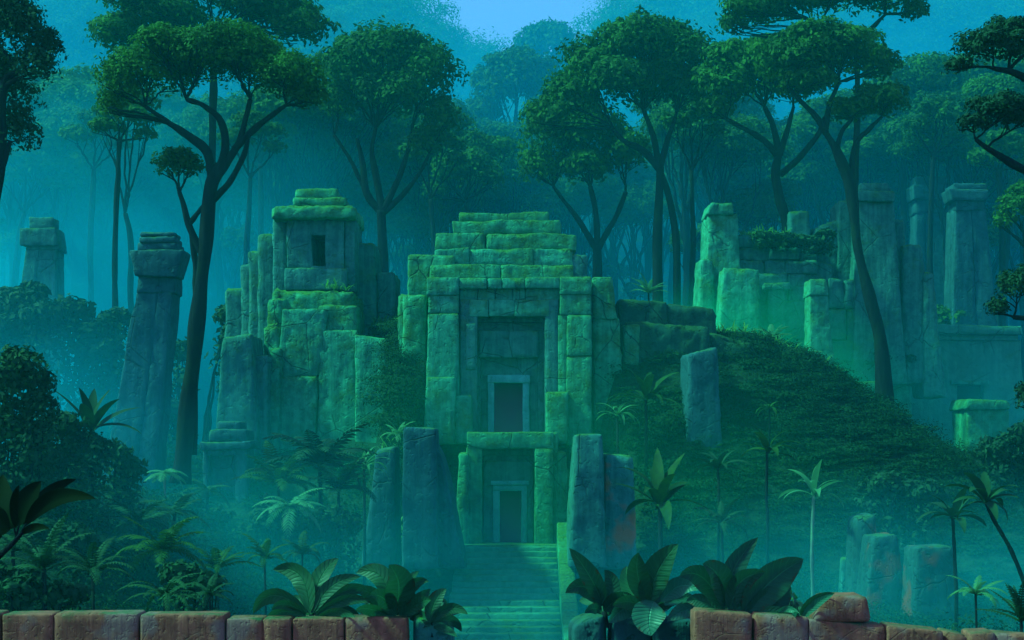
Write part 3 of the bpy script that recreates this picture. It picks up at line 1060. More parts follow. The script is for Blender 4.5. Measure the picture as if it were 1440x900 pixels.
m.build('wall', STONE_D, sh)

# ------------------------------------------------------------------ pillars out in the forest
def pillar(name, label, D, cap, slab, neck, shaft, mat, group=None):
    o = thing(name, label, 'pillar', W((shaft[0] + shaft[1]) / 2, shaft[3], D), group)
    m = MB()
    for a in cap:
        S(m, *a[:4], D - .1, a[4] if len(a) > 4 else 2.0, r=.12, rough=.06)
    for a in slab:
        S(m, a[0], a[1], a[2], a[3], D - .3, PX(a[1] - a[0], D) * .8, tl=a[4], tr=a[5], r=.06, rough=.04)
    m.build('capital', mat, o)
    m = MB()
    for a in neck:
        S(m, a[0], a[1], a[2], a[3], D, PX(a[1] - a[0], D) * .9, tl=a[4], tr=a[5], r=.1, rough=.05)
    L, Rr, T, B, tl, tr = shaft
    mid = rnd.uniform(.3, .7)
    S(m, L, L + (Rr - L) * mid, T, B, D + .05, PX(Rr - L, D) * .6, tl=tl, tr=tl + (tr - tl) * mid, r=.1, rough=.06)
    S(m, L + (Rr - L) * mid, Rr, T, B, D + .1, PX(Rr - L, D) * .6, tl=tl + (tr - tl) * mid, tr=tr, r=.1, rough=.06)
    m.build('shaft', mat, o)
    return o


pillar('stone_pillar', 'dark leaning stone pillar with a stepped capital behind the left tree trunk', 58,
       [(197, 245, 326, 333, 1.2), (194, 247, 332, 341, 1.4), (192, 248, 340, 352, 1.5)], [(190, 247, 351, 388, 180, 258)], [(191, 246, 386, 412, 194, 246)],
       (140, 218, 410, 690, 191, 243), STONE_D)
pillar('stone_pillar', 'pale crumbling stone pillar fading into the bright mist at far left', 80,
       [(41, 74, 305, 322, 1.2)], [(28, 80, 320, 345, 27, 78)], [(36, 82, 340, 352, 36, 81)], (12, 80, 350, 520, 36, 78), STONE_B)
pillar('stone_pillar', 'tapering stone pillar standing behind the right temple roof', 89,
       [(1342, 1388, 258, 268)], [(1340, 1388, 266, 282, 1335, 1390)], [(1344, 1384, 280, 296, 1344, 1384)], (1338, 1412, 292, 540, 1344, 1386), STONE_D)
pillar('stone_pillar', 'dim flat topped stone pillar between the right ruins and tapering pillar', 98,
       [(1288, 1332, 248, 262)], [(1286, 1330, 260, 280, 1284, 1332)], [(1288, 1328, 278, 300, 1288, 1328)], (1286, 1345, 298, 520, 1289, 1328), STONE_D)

# ------------------------------------------------------------------ ruins on the right
rt = thing('ruined_wall', 'long ruined stone wall with broken towers right of the temple', 'ruin', W(1150, 520, 78))
m = MB()
S(m, 994, 1034, 284, 302, 77.6, 2.6, tl=998, tr=1033, r=.25, rough=.1)
S(m, 992, 1042, 300, 420, 77.8, 2.8, tl=996, tr=1037, r=.15, rough=.08)
S(m, 976, 1008, 364, 520, 77.2, 2.4, tl=985, tr=1003, r=.2, rough=.1)
m.build('tower', STONE, rt)
m = MB()
S(m, 1006, 1072, (376, 379), 540, 75.5, 3, tl=1018, tr=1068, r=.15, rough=.07)
m.build('front_block', STONE, rt)
m = MB()
courses(m, 1038, 1150, 331, 385, 78.4, 2.5, 3, 34, rnd, r=.08, rough=.09, gap=.5)
courses(m, 1062, 1132, 384, 560, 77.9, 2.8, 4, 40, rnd, r=.08, rough=.09, gap=.5)
courses(m, 1166, 1210, 392, 560, 78.2, 2.8, 4, 30, rnd, r=.08, rough=.09, gap=.5)
S(m, 1126, 1172, (362, 372), 560, 78.6, 2.4, r=.1, rough=.1)
S(m, 1080, 1104, 404, 560, 77.5, .8, r=.06, rough=.05)
S(m, 1074, 1110, 398, 408, 77.4, 1.0, r=.06, rough=.05)
m.build('wall', STONE_B, rt)
m = MB()
S(m, 1108, 1142, 297, 345, 79.4, 2.2, tr=1137, r=.25, rough=.08)
S(m, 1140, 1185, (318, 306), 420, 79.4, 2.4, tl=1146, r=.4, rough=.14)
S(m, 1176, 1206, 281, 460, 79.2, 2.4, tl=1180, tr=1202, r=.2, rough=.08)
m.build('broken_wall', STONE_B, rt)
m = MB()
S(m, 1206, 1256, 257, 270, 77.9, 2.6, tl=1210, tr=1249, r=.2, rough=.06)
S(m, 1203, 1259, 268, 284, 77.7, 3.0, r=.15, rough=.06)
S(m, 1198, 1276, 282, 540, 78.0, 3.2, tl=1205, tr=1257, r=.12, rough=.07)
m.build('tower', STONE_B, rt)
m = MB()
S(m, 1262, 1290, 308, 540, 79.0, 2.4, tl=1258, tr=1272, r=.3, rough=.1)
S(m, 1270, 1316, 344, 540, 78.4, 2.6, tl=1270, tr=1298, r=.3, rough=.1)
S(m, 1298, 1332, 382, 560, 78.2, 2.4, tl=1298, tr=1312, r=.3, rough=.1)
m.build('stepped_buttress', STONE_B, rt)
stones('standing_stone', 'narrow capped upright stone in front of the ruined wall on the right', 'monolith', W(1160, 540, 73), STONE,
       [((1137, 1166, 392, 416, 73.0, 1.6), D_(tl=1139, tr=1163, r=.15, rough=.05)), ((1138, 1178, 413, 560, 73.1, 1.6), D_(tl=1140, tr=1165, r=.12, rough=.06))])

# ------------------------------------------------------------------ flat-roofed temple on the right
r2 = thing('flat_roofed_temple', 'flat roofed stone temple with a dark slot window at the right edge', 'temple', W(1360, 640, 84))
m = MB()
S(m, 1262, 1440, (455, 458), 470, 83.4, 9, tr=1438, r=.12, rough=.06)
S(m, 1266, 1432, (468, 471), 479, 83.8, 8, r=.08, rough=.05)
m.build('roof', STEP, r2)
m = MB()
S(m, 1280, 1346, 478, 690, 84.0, 7, tl=1272, tr=1347, r=.1, rough=.06)
S(m, 1384, 1450, 478, 690, 84.0, 7, tl=1383, tr=1436, r=.1, rough=.06)
S(m, 1344, 1386, 478, 541, 84.0, 7, r=.08, rough=.05)
S(m, 1344, 1386, 565, 690, 84.0, 7, r=.08, rough=.05)
m.build('wall', STEP, r2)
m = MB()
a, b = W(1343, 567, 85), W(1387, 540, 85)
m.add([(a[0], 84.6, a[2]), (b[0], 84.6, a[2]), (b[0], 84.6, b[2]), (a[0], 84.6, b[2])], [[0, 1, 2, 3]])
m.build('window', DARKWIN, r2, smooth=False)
m = MB()
S(m, 1338, 1392, 535, 541, 83.7, .8, r=.05, rough=.03)
m.build('window_lintel', STONE, r2)
stones('stone_block', 'big square block with a mossy top before the flat roofed temple', 'block', W(1235, 640, 78), STONE,
       [((1208, 1290, (503, 506), 680, 79.0, 4), D_(tl=1212, tr=1278, r=.3, rough=.08))])
stones('stone_block', 'low capped block stepping out of bright mist beside the slope', 'block', W(1210, 640, 76), STONE,
       [((1178, 1236, (537, 535), 552, 76.0, 3), D_(r=.15, rough=.05)), ((1180, 1240, 551, 680, 76.2, 3), D_(r=.15, rough=.06))])
stones('stone_block', 'small rounded mossy block at the foot of the slope', 'block', W(1245, 650, 72), STONE,
       [((1214, 1266, (590, 588), 690, 72.0, 2.5), D_(tl=1220, tr=1258, r=.3, rough=.07))])
stones('stone_block', 'moss capped gate stone under the slot window', 'block', W(1385, 640, 76), STONE_M,
       [((1356, 1424, (560, 563), 576, 76.0, 3), D_(tl=1362, tr=1420, r=.2, rough=.05)), ((1360, 1420, 575, 680, 76.3, 2.6), D_(r=.15, rough=.06))])
# two worn stones at the lower right
stones('standing_stone', 'worn two part standing stone with an orange patch in the lower right mist', 'monolith', W(1235, 850, 40), STONE_RD,
       [((1198, 1236, (728, 722), 880, 42.0, 1.2), D_(tl=1204, tr=1232, r=.3, rough=.05)), ((1214, 1275, (754, 752), 880, 40.8, 1.4), D_(tl=1228, tr=1264, r=.12, rough=.05))])
stones('standing_stone', 'blunt rounded standing stone with a red brown stain near the thin palm', 'monolith', W(1315, 850, 38), STONE_RD,
       [((1282, 1350, (770, 768), 880, 39.5, 1.3), D_(tl=1288, tr=1341, r=.22, rough=.05))])
stones('standing_stone', 'small blue marker stone in the mist beside the pale palm stem', 'monolith', W(1187, 830, 44), STONE_B,
       [((1182, 1200, 785, 860, 44.0, .5), D_(tl=1185, tr=1197, r=.15, rough=.03))])

# ------------------------------------------------------------------ foreground walls
wl = MB()
bx = [-60, 0, 74, 196, 317, 370, 410, 484, 573]
tops = [862, 864, 863, 864, 870, 869, 870, 869]
for k in range(len(bx) - 1):
    S(wl, bx[k] + .8, bx[k + 1] - .8, tops[k], 1010, 10.0 + rnd.uniform(-.01, .01), .22, r=.02 if k < 4 else .014, rough=.008, seg=.05, low=.008)
tag(wl.build('brick_wall', BRICK, None, W(250, 1000, 10)), 'low red brown wall of worn blocks along the lower left edge', 'wall')
w2 = MB()
S(w2, 575, 640, (866, 880), 1010, 10.1, .9, tr=628, r=.06, rough=.012, seg=.05)
tag(w2.build('wall_end', STONE_B, None, W(605, 1000, 10)), 'dark blue end stone of the left wall under small leaves', 'wall')
w3 = MB()
bx = [(806, 858, (880, 862), 10.5), (858, 915, (868, 866), 10.5), (915, 977, (866, 864), 10.45)]
for L, Rr, T, D in bx:
    S(w3, L, Rr - .6, T, 1010, D, .45, r=.07, rough=.02, seg=.05)
tag(w3.build('wall_end', STONE_RD, None, W(890, 1000, 10)), 'dark rounded end stones of the right wall below broad leaves', 'wall')
w4 = MB()
bx = [(977, 1059, (859, 864)), (1059, 1137, (864, 869)), (1137, 1247, (870, 879)), (1247, 1328, (878, 886)), (1328, 1362, (886, 893)), (1364, 1400, (890, 888)), (1400, 1500, (889, 896))]
for L, Rr, T in bx:
    S(w4, L + .6, Rr - .6, T, 1010, 10.0 + rnd.uniform(-.01, .01), .24, r=.022, rough=.012, seg=.05, low=.01)
tag(w4.build('brick_wall', BRICK, None, W(1200, 1000, 10)), 'low red brown block wall sloping away along the lower right edge', 'wall')
stones('loose_block', 'loose reddish brown stone block lying on the right wall', 'block', W(1185, 878, 10), BRICK,
       [((1143, 1227, (839, 838), 875, 10.0, .34), D_(tl=1160, tr=1221, r=.035, rough=.012, seg=.05, low=.008))])
# ------------------------------------------------------------------ the big trees
tree('umbrella_tree', 'tall dark umbrella tree whose trunk rises beside the leaning pillar', 46,
     [(254, 680, 16), (266, 545, 11.5), (281, 425, 9.5), (289, 350, 9), (293, 300, 8.5), (297, 262, 7.6), (301, 244, 6), (307, 230, 4)],
     [(168, 128, 36, 34), (212, 106, 58, 34), (278, 86, 66, 32), (348, 92, 66, 30), (405, 118, 52, 30), (240, 70, 50, 22), (320, 66, 60, 22),
      (155, 152, 20, 20), (430, 140, 28, 20)],
     limbs=[[(294, 292, 6.5), (297, 258, 6.5), (292, 215, 6.5), (268, 193, 5.5), (236, 172, 4), (205, 150, 3)],
            [(294, 292, 6), (301, 255, 6), (316, 214, 5.5), (311, 172, 5), (285, 148, 4), (262, 140, 3)],
            [(294, 295, 6), (301, 262, 6), (318, 230, 5.5), (336, 200, 5), (346, 165, 4), (352, 140, 3)],
            [(330, 210, 5), (362, 178, 4.5), (402, 148, 3)],
            [(294, 285, 6), (322, 258, 5), (344, 215, 4), (350, 185, 3)],
            [(286, 362, 6, ), (268, 322, 5), (257, 285, 3.5), (250, 262, 2.5)],
            [(264, 318, 4), (284, 292, 3), (292, 280, 2)]],
     seed=1, dens=26, leaf=0.095)
tree('umbrella_tree', 'small leafy side tree with a round crown low beside the tall umbrella trunk', 47,
     [(272, 640, 5), (276, 420, 5), (272, 345, 4), (262, 300, 3.5), (252, 270, 3)],
     [(240, 238, 30, 18), (265, 240, 24, 16), (252, 226, 24, 14)], seed=2, dens=20, leaf=0.11, rear=False)
tree('umbrella_tree', 'wide green crowned tree above and behind the left umbrella tree', 74,
     [(262, 640, 8), (283, 425, 6.5), (295, 290, 5.5), (300, 120, 5), (298, 55, 4)],
     [(165, 52, 44, 24), (225, 25, 60, 28), (300, -8, 50, 20), (375, 20, 65, 30), (425, 48, 40, 24), (200, 8, 50, 20), (350, -5, 60, 22)], seed=3, dens=7, leaf=0.2)
tree('umbrella_tree', 'round crowned tree with a fan of limbs between the tower and temple top', 84,
     [(540, 610, 10), (538, 400, 8), (537, 330, 7.5), (536, 296, 7)],
     [(488, 112, 44, 42), (545, 92, 60, 40), (598, 122, 46, 44), (555, 70, 46, 20), (616, 178, 28, 32), (476, 150, 26, 28), (552, 145, 50, 30), (600, 205, 26, 22), (500, 78, 30, 20)],
     limbs=[[(536, 300, 6), (515, 270, 5), (510, 230, 4), (502, 195, 3)], [(537, 298, 6), (532, 262, 5), (523, 215, 4), (528, 180, 3)],
            [(538, 296, 6), (556, 262, 4.5), (570, 225, 4), (578, 190, 3)], [(538, 300, 5), (568, 272, 4), (592, 240, 3), (604, 215, 2)],
            [(514, 268, 4), (494, 228, 3), (480, 205, 2.4), (470, 190, 2)]], seed=4, dens=6.5, leaf=0.22)
tree('umbrella_tree', 'low spreading tree with drooping left crown just right of the temple top', 88,
     [(836, 610, 10), (838, 430, 8), (840, 372, 7), (839, 345, 6.5)],
     [(775, 196, 44, 42), (828, 196, 48, 34), (756, 245, 30, 30), (880, 226, 34, 30), (800, 160, 40, 30), (815, 240, 40, 24)],
     limbs=[[(838, 350, 5), (815, 312, 4), (795, 285, 3), (778, 262, 2.4)], [(840, 346, 5), (838, 300, 4), (830, 262, 3)], [(841, 350, 5), (866, 305, 4), (880, 270, 3)]],
     seed=5, dens=6, leaf=0.24)
tree('umbrella_tree', 'large twin stemmed tree with a domed crown right of the temple', 82,
     [(926, 610, 10), (926, 420, 7), (925, 330, 6.5), (927, 270, 6), (928, 235, 6)],
     [(832, 104, 46, 38), (890, 76, 62, 36), (950, 86, 50, 38), (802, 142, 38, 36), (872, 128, 54, 32), (962, 128, 34, 28), (915, 60, 50, 22), (770, 170, 30, 28), (930, 120, 40, 30)],
     limbs=[[(952, 610, 7), (952, 420, 5.5), (950, 330, 5), (940, 275, 4.5), (930, 244, 4)], [(928, 240, 5.5), (905, 212, 4.5), (880, 200, 3.6), (862, 182, 3)],
            [(928, 238, 5), (938, 200, 4), (950, 165, 3)], [(928, 240, 5), (918, 190, 4), (905, 155, 3)]], seed=6, dens=6.5, leaf=0.22)
tree('umbrella_tree', 'curving trunked tree with a broad flat crown above the ruined wall', 80,
     [(1112, 610, 9), (1110, 400, 8), (1106, 320, 7.5), (1096, 280, 7), (1091, 245, 6.5), (1095, 215, 6)],
     [(1014, 128, 42, 28), (1068, 104, 62, 34), (1006, 156, 26, 18), (1115, 122, 44, 30), (1030, 88, 44, 24), (1090, 78, 50, 22)],
     limbs=[[(1097, 246, 5), (1122, 224, 4.5), (1150, 190, 4), (1160, 165, 3)], [(1095, 220, 5), (1072, 196, 4), (1045, 180, 3.4), (1022, 168, 2.6)],
            [(1095, 216, 5), (1088, 180, 4), (1075, 150, 3)], [(1096, 218, 4.5), (1108, 180, 3.5), (1116, 150, 2.5)]], seed=7, dens=7, leaf=0.21)
tree('umbrella_tree', 'dark leaning tree crossing in front of the tall right ruin', 68,
     [(1246, 610, 12), (1240, 490, 9), (1224, 420, 8), (1206, 350, 7.5), (1201, 300, 7), (1194, 255, 7), (1178, 216, 6), (1160, 185, 5.5)],
     [(1112, 92, 58, 30), (1180, 76, 66, 30), (1232, 96, 34, 24), (1242, 148, 40, 22), (1196, 158, 34, 16), (1150, 60, 50, 20), (1130, 120, 40, 20)],
     limbs=[[(1162, 188, 5), (1148, 165, 4.2), (1126, 142, 3.4), (1108, 122, 2.6)], [(1160, 186, 5), (1166, 150, 4), (1180, 115, 3)],
            [(1196, 258, 4.5), (1202, 205, 4), (1222, 182, 3.2), (1240, 164, 2.6)], [(1176, 212, 4), (1184, 185, 3), (1198, 168, 2.4)]], seed=8, dens=9, leaf=0.18)
tree('umbrella_tree', 'upper flat crowned tree cut by the top edge above the right ruins', 76,
     [(1246, 610, 6), (1240, 490, 5), (1207, 355, 4.5), (1202, 280, 4.3), (1206, 160, 4), (1203, 60, 3.6), (1200, 48, 3.4)],
     [(1052, 22, 40, 20), (1105, 6, 52, 24), (1170, -6, 50, 20), (1245, -2, 52, 24), (1286, 18, 20, 14), (1030, 38, 20, 14)],
     limbs=[[(1202, 52, 4), (1170, 40, 3), (1140, 28, 2.4)], [(1202, 52, 4), (1225, 40, 3), (1245, 20, 2.4)]], seed=9, dens=7, leaf=0.2)
tree('umbrella_tree', 'thin pale forked tree with two flat tufts behind the tall right ruin', 100,
     [(1276, 610, 6), (1272, 350, 5), (1270, 250, 4.5), (1273, 222, 4)],
     [(1266, 128, 26, 14), (1318, 124, 38, 17), (1348, 132, 18, 11), (1290, 118, 24, 12)],
     limbs=[[(1273, 224, 3.4), (1290, 190, 3), (1310, 160, 2.4)], [(1272, 224, 3.4), (1258, 190, 2.6), (1240, 160, 2)]], seed=10, dens=6, leaf=0.26)
tree('umbrella_tree', 'dark near tree reaching flat branches in from the right edge', 24,
     [(1560, 1100, 44), (1535, 700, 34), (1525, 400, 28), (1520, 200, 20), (1527, 40, 12), (1535, -60, 5)],
     [(1398, 72, 52, 24, 0), (1352, 92, 20, 12, .2), (1432, 46, 40, 22, .3), (1405, 160, 46, 20, 0), (1366, 180, 22, 14, -.1), (1440, 168, 30, 18, .2),
      (1424, 412, 30, 24, -.2), (1402, 438, 16, 14, 0), (1446, 568, 22, 22, 0), (1535, -40, 60, 30, 0), (1580, 10, 50, 26, .3)],
     limbs=[[(1520, 300, 14), (1462, 252, 7), (1420, 228, 5), (1388, 208, 3.5), (1372, 196, 2.5)], [(1520, 190, 14), (1470, 130, 8), (1430, 104, 5), (1396, 96, 3)],
            [(1525, 480, 12), (1470, 452, 6), (1425, 446, 3)], [(1528, 640, 10), (1480, 600, 6), (1446, 585, 4)]],
     seed=12, dens=120, leaf=0.05, mat=LEAF_D, rmin=.008, rear=False, twig=6, depthk=.9)
tree('umbrella_tree', 'hazy round tuft tree with hanging stems at the right edge above the flat roof', 72,
     [(1452, 620, 7), (1448, 450, 6), (1444, 350, 5)], [(1430, 300, 32, 22), (1452, 280, 34, 22), (1412, 316, 16, 12)], seed=13, dens=8, leaf=.18, rear=False)
tree('broadleaf_tree', 'nearly black leafy tree filling the upper left corner', 30,
     [(-90, 900, 22), (-66, 600, 15), (-40, 400, 12), (-12, 290, 10), (1, 220, 9), (0, 130, 8)],
     [(22, 66, 48, 52, 0), (56, 104, 28, 24, -.3), (12, 190, 34, 36, .3), (-20, 30, 60, 50, 0), (-30, 130, 60, 50, .5), (60, 70, 24, 26, .2)],
     limbs=[[(0, 150, 7), (10, 110, 5), (36, 100, 3)], [(-2, 240, 8), (8, 215, 5), (14, 200, 3)]],
     seed=14, dens=60, leaf=0.07, mat=LEAF_D, rmin=.012, rear=False, under=-.6)
tree('umbrella_tree', 'grey green tuft tree with a lumpy crown in the mist at far left', 92,
     [(70, 620, 6), (74, 420, 5), (78, 300, 4.5), (80, 265, 4)], [(78, 205, 36, 28), (105, 240, 30, 26), (50, 225, 30, 24), (92, 262, 20, 12)], seed=15, dens=5.5, leaf=.26)

tree('umbrella_tree', 'blue hazy domed tree standing in the gap under the pale sky', 128,
     [(742, 620, 6), (735, 350, 5), (728, 240, 4.5), (722, 205, 4)], [(700, 128, 40, 34), (745, 118, 44, 34), (680, 165, 26, 24), (775, 150, 34, 28), (722, 100, 40, 22)], seed=16, dens=3.2, leaf=.34)
tree('umbrella_tree', 'far blue round topped tree right under the pale sky gap', 165,
     [(762, 420, 5), (760, 200, 4), (760, 130, 3.5)], [(745, 72, 26, 22), (778, 66, 28, 24), (762, 52, 26, 16), (795, 84, 18, 18), (730, 90, 16, 14)], seed=17, dens=2.2, leaf=.42)
tree('umbrella_tree', 'small hazy tree with a drooping side tuft left of the temple top', 96,
     [(668, 610, 6), (664, 400, 5), (660, 320, 4.5), (655, 285, 4)], [(632, 250, 28, 22), (662, 238, 30, 22), (610, 272, 18, 14), (690, 255, 18, 16)], seed=18, dens=5, leaf=.26)
for i, (x0, x1, y1, yc, D, t) in enumerate(((150, 168, 200, 170, 80, 'slender pale trunked tree just left of the leaning pillar'), (198, 176, 300, 150, 83, 'slender slightly leaning tree behind the leaning pillar capital'),
                                            (118, 132, 240, 185, 88, 'thin faint trunked tree between the two pillars at left'), (340, 352, 250, 190, 86, 'slender misty tree between the umbrella trunk and ruined tower'),
                                            (372, 366, 230, 165, 90, 'thin misty tree rising behind the stepped left side of the tower'), (12, 34, 300, 240, 90, 'thin curved tree left of the pale crumbling pillar'),
                                            (620, 606, 280, 205, 92, 'thin tree behind the small drooping tree left of the temple top'), (980, 972, 240, 165, 88, 'slender tree beside the twin stemmed tree near the ruined wall'),
                                            (1300, 1312, 220, 170, 92, 'slender tree just left of the tapering pillar'), (1420, 1404, 240, 215, 90, 'thin tree right of the tapering pillar'))):
    tree('slender_tree', t, D, [(x0, 620, 5.5), ((x0 * 2 + x1) / 3 + (-1) ** i * 5, 470, 4.6), ((x0 + x1 * 2) / 3, 340, 4), (x1, y1, 3.2)],
         [(x1 - 22, yc + 12, 24, 14), (x1 + 16, yc, 28, 16), (x1 + 2, yc - 14, 26, 14), (x1 + 34, yc + 22, 16, 10)], seed=40 + i, dens=5, leaf=.24, rear=False)

# ------------------------------------------------------------------ shrubs that stand as rounded masses
def shrub(name, label, D, clumps, leaf, dens, mat=LEAF_D, seed=0, group=None, cat='shrub', top=None):
    g = np.random.default_rng(seed + 99)
    cx = sum(c[0] for c in clumps) / len(clumps)
    b = W(cx, 600, D)
    b[2] = gz(b[0], D) - .1 if top is None else W(0, top, D)[2]
    root = thing(name, label, cat, b, group)
    cb, sb = MB(), MB()
    for c in clumps:
        cc = W(c[0], c[1], D) + np.array([0, g.uniform(-.3, .3), 0])
        rx, rz = PX(c[2], D), PX(c[3], D)
        clump(cb, cc, rx, rx * .8, rz, dens * .6, leaf * 1.9, g, 10, -.75)
        zg = gz(cc[0], cc[1]) if top is None else b[2]
        zz = cc[2] - rz * .9
        while zz > zg - .2 and cc[2] - zz < 4.5:          # foliage down to the ground
            dome(cb, (cc[0] + g.uniform(-.3, .3) * rx, cc[1] + g.uniform(-.2, .2), zz), rx * g.uniform(.75, 1.05), rx * .8, rz * .8, int(2 * math.pi * rx * rx * dens * 1.1), leaf * 1.9, g, -.8, .4)
            zz -= rz * .9
        for k in range(3):
            e = cc + np.array([g.uniform(-.5, .5) * rx, g.uniform(-.4, .4) * rx, -.2 * rz])
            s = np.array([b[0] * .5 + cc[0] * .5 + g.uniform(-.2, .2), cc[1] + g.uniform(-.2, .2), (gz(b[0] * .5 + cc[0] * .5, cc[1]) if top is None else b[2]) - .2])
            limb(sb, s, e, PX(3, D) + .01, .012, g, 5, 2, rx * .4)
    sb.build('stem', BARK, root)
    cb.build('crown', mat, root, smooth=False)
    return root


shrub('bush', 'big dark dome shaped bush at the far left edge above the twig', 32, [(14, 548, 56, 52), (52, 585, 30, 34), (-10, 620, 50, 50)], .055, 70, seed=1)
shrub('bush', 'dark bush just left of the big leafed plant on the bank', 34, [(80, 618, 40, 36), (56, 660, 36, 34)], .06, 60, seed=2)
shrub('bush', 'rounded dark bush under the big leafed plant', 36, [(122, 640, 38, 32), (100, 670, 36, 30)], .06, 60, seed=3)
shrub('bush', 'small rounded bush at the right end of the left bank', 38, [(162, 645, 26, 22), (185, 665, 22, 22)], .06, 60, seed=4)
shrub('bush', 'low dark bush on the left bank beneath the dome bush', 33, [(20, 690, 44, 40), (60, 715, 36, 30)], .06, 50, seed=5)
shrub('bush', 'misty bush at the foot of the leaning pillar', 64, [(205, 560, 34, 26), (238, 585, 26, 22), (180, 580, 24, 22)], .12, 20, seed=6)
shrub('bush', 'broad hazy bush mass left below the pale crumbling pillar', 70, [(25, 442, 40, 30), (62, 452, 34, 26), (0, 470, 40, 30)], .14, 18, seed=7)
shrub('bush', 'hazy rounded bush between the pale pillar and leaning pillar', 72, [(100, 452, 30, 32), (132, 478, 28, 24), (150, 500, 22, 22)], .14, 18, seed=8)
shrub('bush', 'faint grey bush before the base of the pale crumbling pillar', 76, [(18, 420, 34, 16), (46, 412, 20, 14)], .18, 12, seed=9)
shrub('bush', 'pale misty bush right of the leaning pillar by the dark trunk', 76, [(320, 448, 20, 16), (258, 500, 20, 20), (160, 455, 26, 20)], .14, 16, seed=10)
shrub('bush', 'tuft of shrubs growing on the flat temple roof', 90, [(1318, 444, 22, 12), (1348, 446, 22, 11), (1300, 448, 16, 9)], .16, 16, LEAF_T, seed=11, top=458)
shrub('bush', 'leafy cap of creepers on the big square block', 79, [(1232, 504, 28, 10), (1262, 508, 24, 9)], .14, 20, LEAF_D, seed=12, top=512)
shrub('bush', 'dark bush line below the slot window of the flat temple', 62, [(1318, 652, 18, 12), (1300, 664, 18, 14), (1345, 660, 20, 14)], .10, 26, seed=13)
shrub('bush', 'dark rounded bush at the right edge below the moss capped stone', 58, [(1400, 640, 30, 26), (1440, 625, 30, 30), (1425, 665, 36, 24)], .10, 26, seed=14)
shrub('bush', 'dark bush at the end of the slope above the stained stones', 50, [(1250, 690, 40, 22), (1300, 700, 36, 20)], .09, 26, seed=15)
shrub('bush', 'dark green bush hanging over the ruined wall top', 77.5, [(1080, 334, 22, 6), (1108, 338, 22, 8), (1128, 340, 14, 8)], .12, 22, LEAF_D, seed=16, top=342)
shrub('bush', 'mossy bush growing in the collapsed gap of the ruined wall', 77.6, [(1142, 344, 16, 9), (1160, 332, 14, 8)], .12, 20, LEAF_D, seed=17, top=352)
shrub('bush', 'dark mounded bush below the feathery palms left of the stairs', 45, [(385, 740, 40, 34), (430, 760, 44, 34), (350, 765, 30, 26), (470, 745, 36, 30)], .08, 34, seed=18)
shrub('bush', 'low leafy bush under the wide dark palm of the left valley', 33, [(170, 790, 34, 24), (215, 800, 36, 24), (140, 815, 30, 22)], .07, 34, seed=20)
shrub('bush', 'low leafy bush below the green palm, close behind the left wall joint', 27, [(250, 815, 34, 22), (285, 825, 30, 20)], .06, 44, seed=21)
shrub('bush', 'shadowy low bush behind the first blocks of the left wall', 24, [(30, 835, 40, 28), (85, 845, 36, 24), (-20, 820, 40, 30)], .055, 50, seed=22)
shrub('bush', 'dim leafy bush at the middle of the left bank above the ferns', 31, [(95, 765, 36, 28), (55, 760, 34, 26)], .065, 38, seed=23)
shrub('bush', 'low dim bush near the foot of the stone shrine', 48, [(255, 715, 30, 18), (300, 730, 28, 16)], .09, 26, seed=19)

# ------------------------------------------------------------------ forest trees behind, each one separate
def forest_proto(k):
    g = np.random.default_rng(500 + k)
    h = 40.0
    root = thing('forest_tree', 'x', 'tree', (0, 0, 0))
    tb, cb = MB(), MB()
    lean = g.uniform(-1.5, 1.5, 4)
    P = smooth_path([(0, 0, -3, .85), (lean[0] * .3, 0, h * .2, .6), (lean[1] * .6, lean[2] * .4, h * .45, .5), (lean[2] * .9, lean[3] * .4, h * .66, .42)], 24)
    tube(tb, P[:, :3], P[:, 3], 8, k, .15)
    n = 7 if k != 3 else 5
    for i in range(n):
        a = 2.4 * i + g.uniform(-.4, .4)
        rr = (0.25 + 0.75 * (i / n)) * (6.2 if k != 2 else 4.6)
        c = np.array([math.cos(a) * rr, math.sin(a) * rr, h * (.90 - .018 * rr) + g.uniform(-1.5, 1.5)])
        clump(cb, c, g.uniform(3.0, 4.2), g.uniform(3.0, 4.2), g.uniform(1.8, 2.8), 3.0, .30, g, 8, -.35)
        j = int(g.integers(15, 23))
        limb(tb, P[j, :3], c - np.array([0, 0, .4]), .26, .05, g, 6, 4, 2.6)
    if k in (1, 2):      # a lower side limb with its own tuft
        c = np.array([g.uniform(-6, 6), g.uniform(-4, 4), h * .56])
        clump(cb, c, 2.8, 2.6, 1.6, 3.0, .28, g, 7, -.4)
        limb(tb, P[12, :3], c, .2, .04, g, 6, 4, 2)
    tb.build('trunk', BARK, root)
    cb.build('crown', LEAF_T, root, smooth=False)
    return root


protos = [forest_proto(k) for k in range(4)]


def copy_tree(r):
    c = r.copy()
    col.objects.link(c)
    for ch in [o for o in r.children]:
        d = ch.copy()
        col.objects.link(d)
        d.parent = c
    return c


used = set()
FT = []   # px, D, top px, proto
gF = random.Random(21)
for (x0, x1, n, lo, hi, dlo, dhi) in ((-60, 130, 13, 40, 230, 92, 140), (130, 370, 18, 60, 240, 92, 140), (370, 500, 10, 60, 230, 96, 140), (500, 650, 9, 90, 240, 100, 138),
                                      (650, 800, 8, 110, 240, 108, 140), (800, 960, 8, 80, 220, 100, 140), (960, 1060, 8, 60, 220, 96, 140), (1060, 1200, 10, 60, 220, 96, 140),
                                      (1200, 1330, 11, 50, 210, 100, 142), (1330, 1500, 14, 40, 230, 100, 142)):
    for i in range(n):
        px = x0 + (x1 - x0) * (i + gF.uniform(.1, .9)) / n
        top = gF.uniform(lo, hi)
        FT.append((px, gF.uniform(dlo, dhi), top))

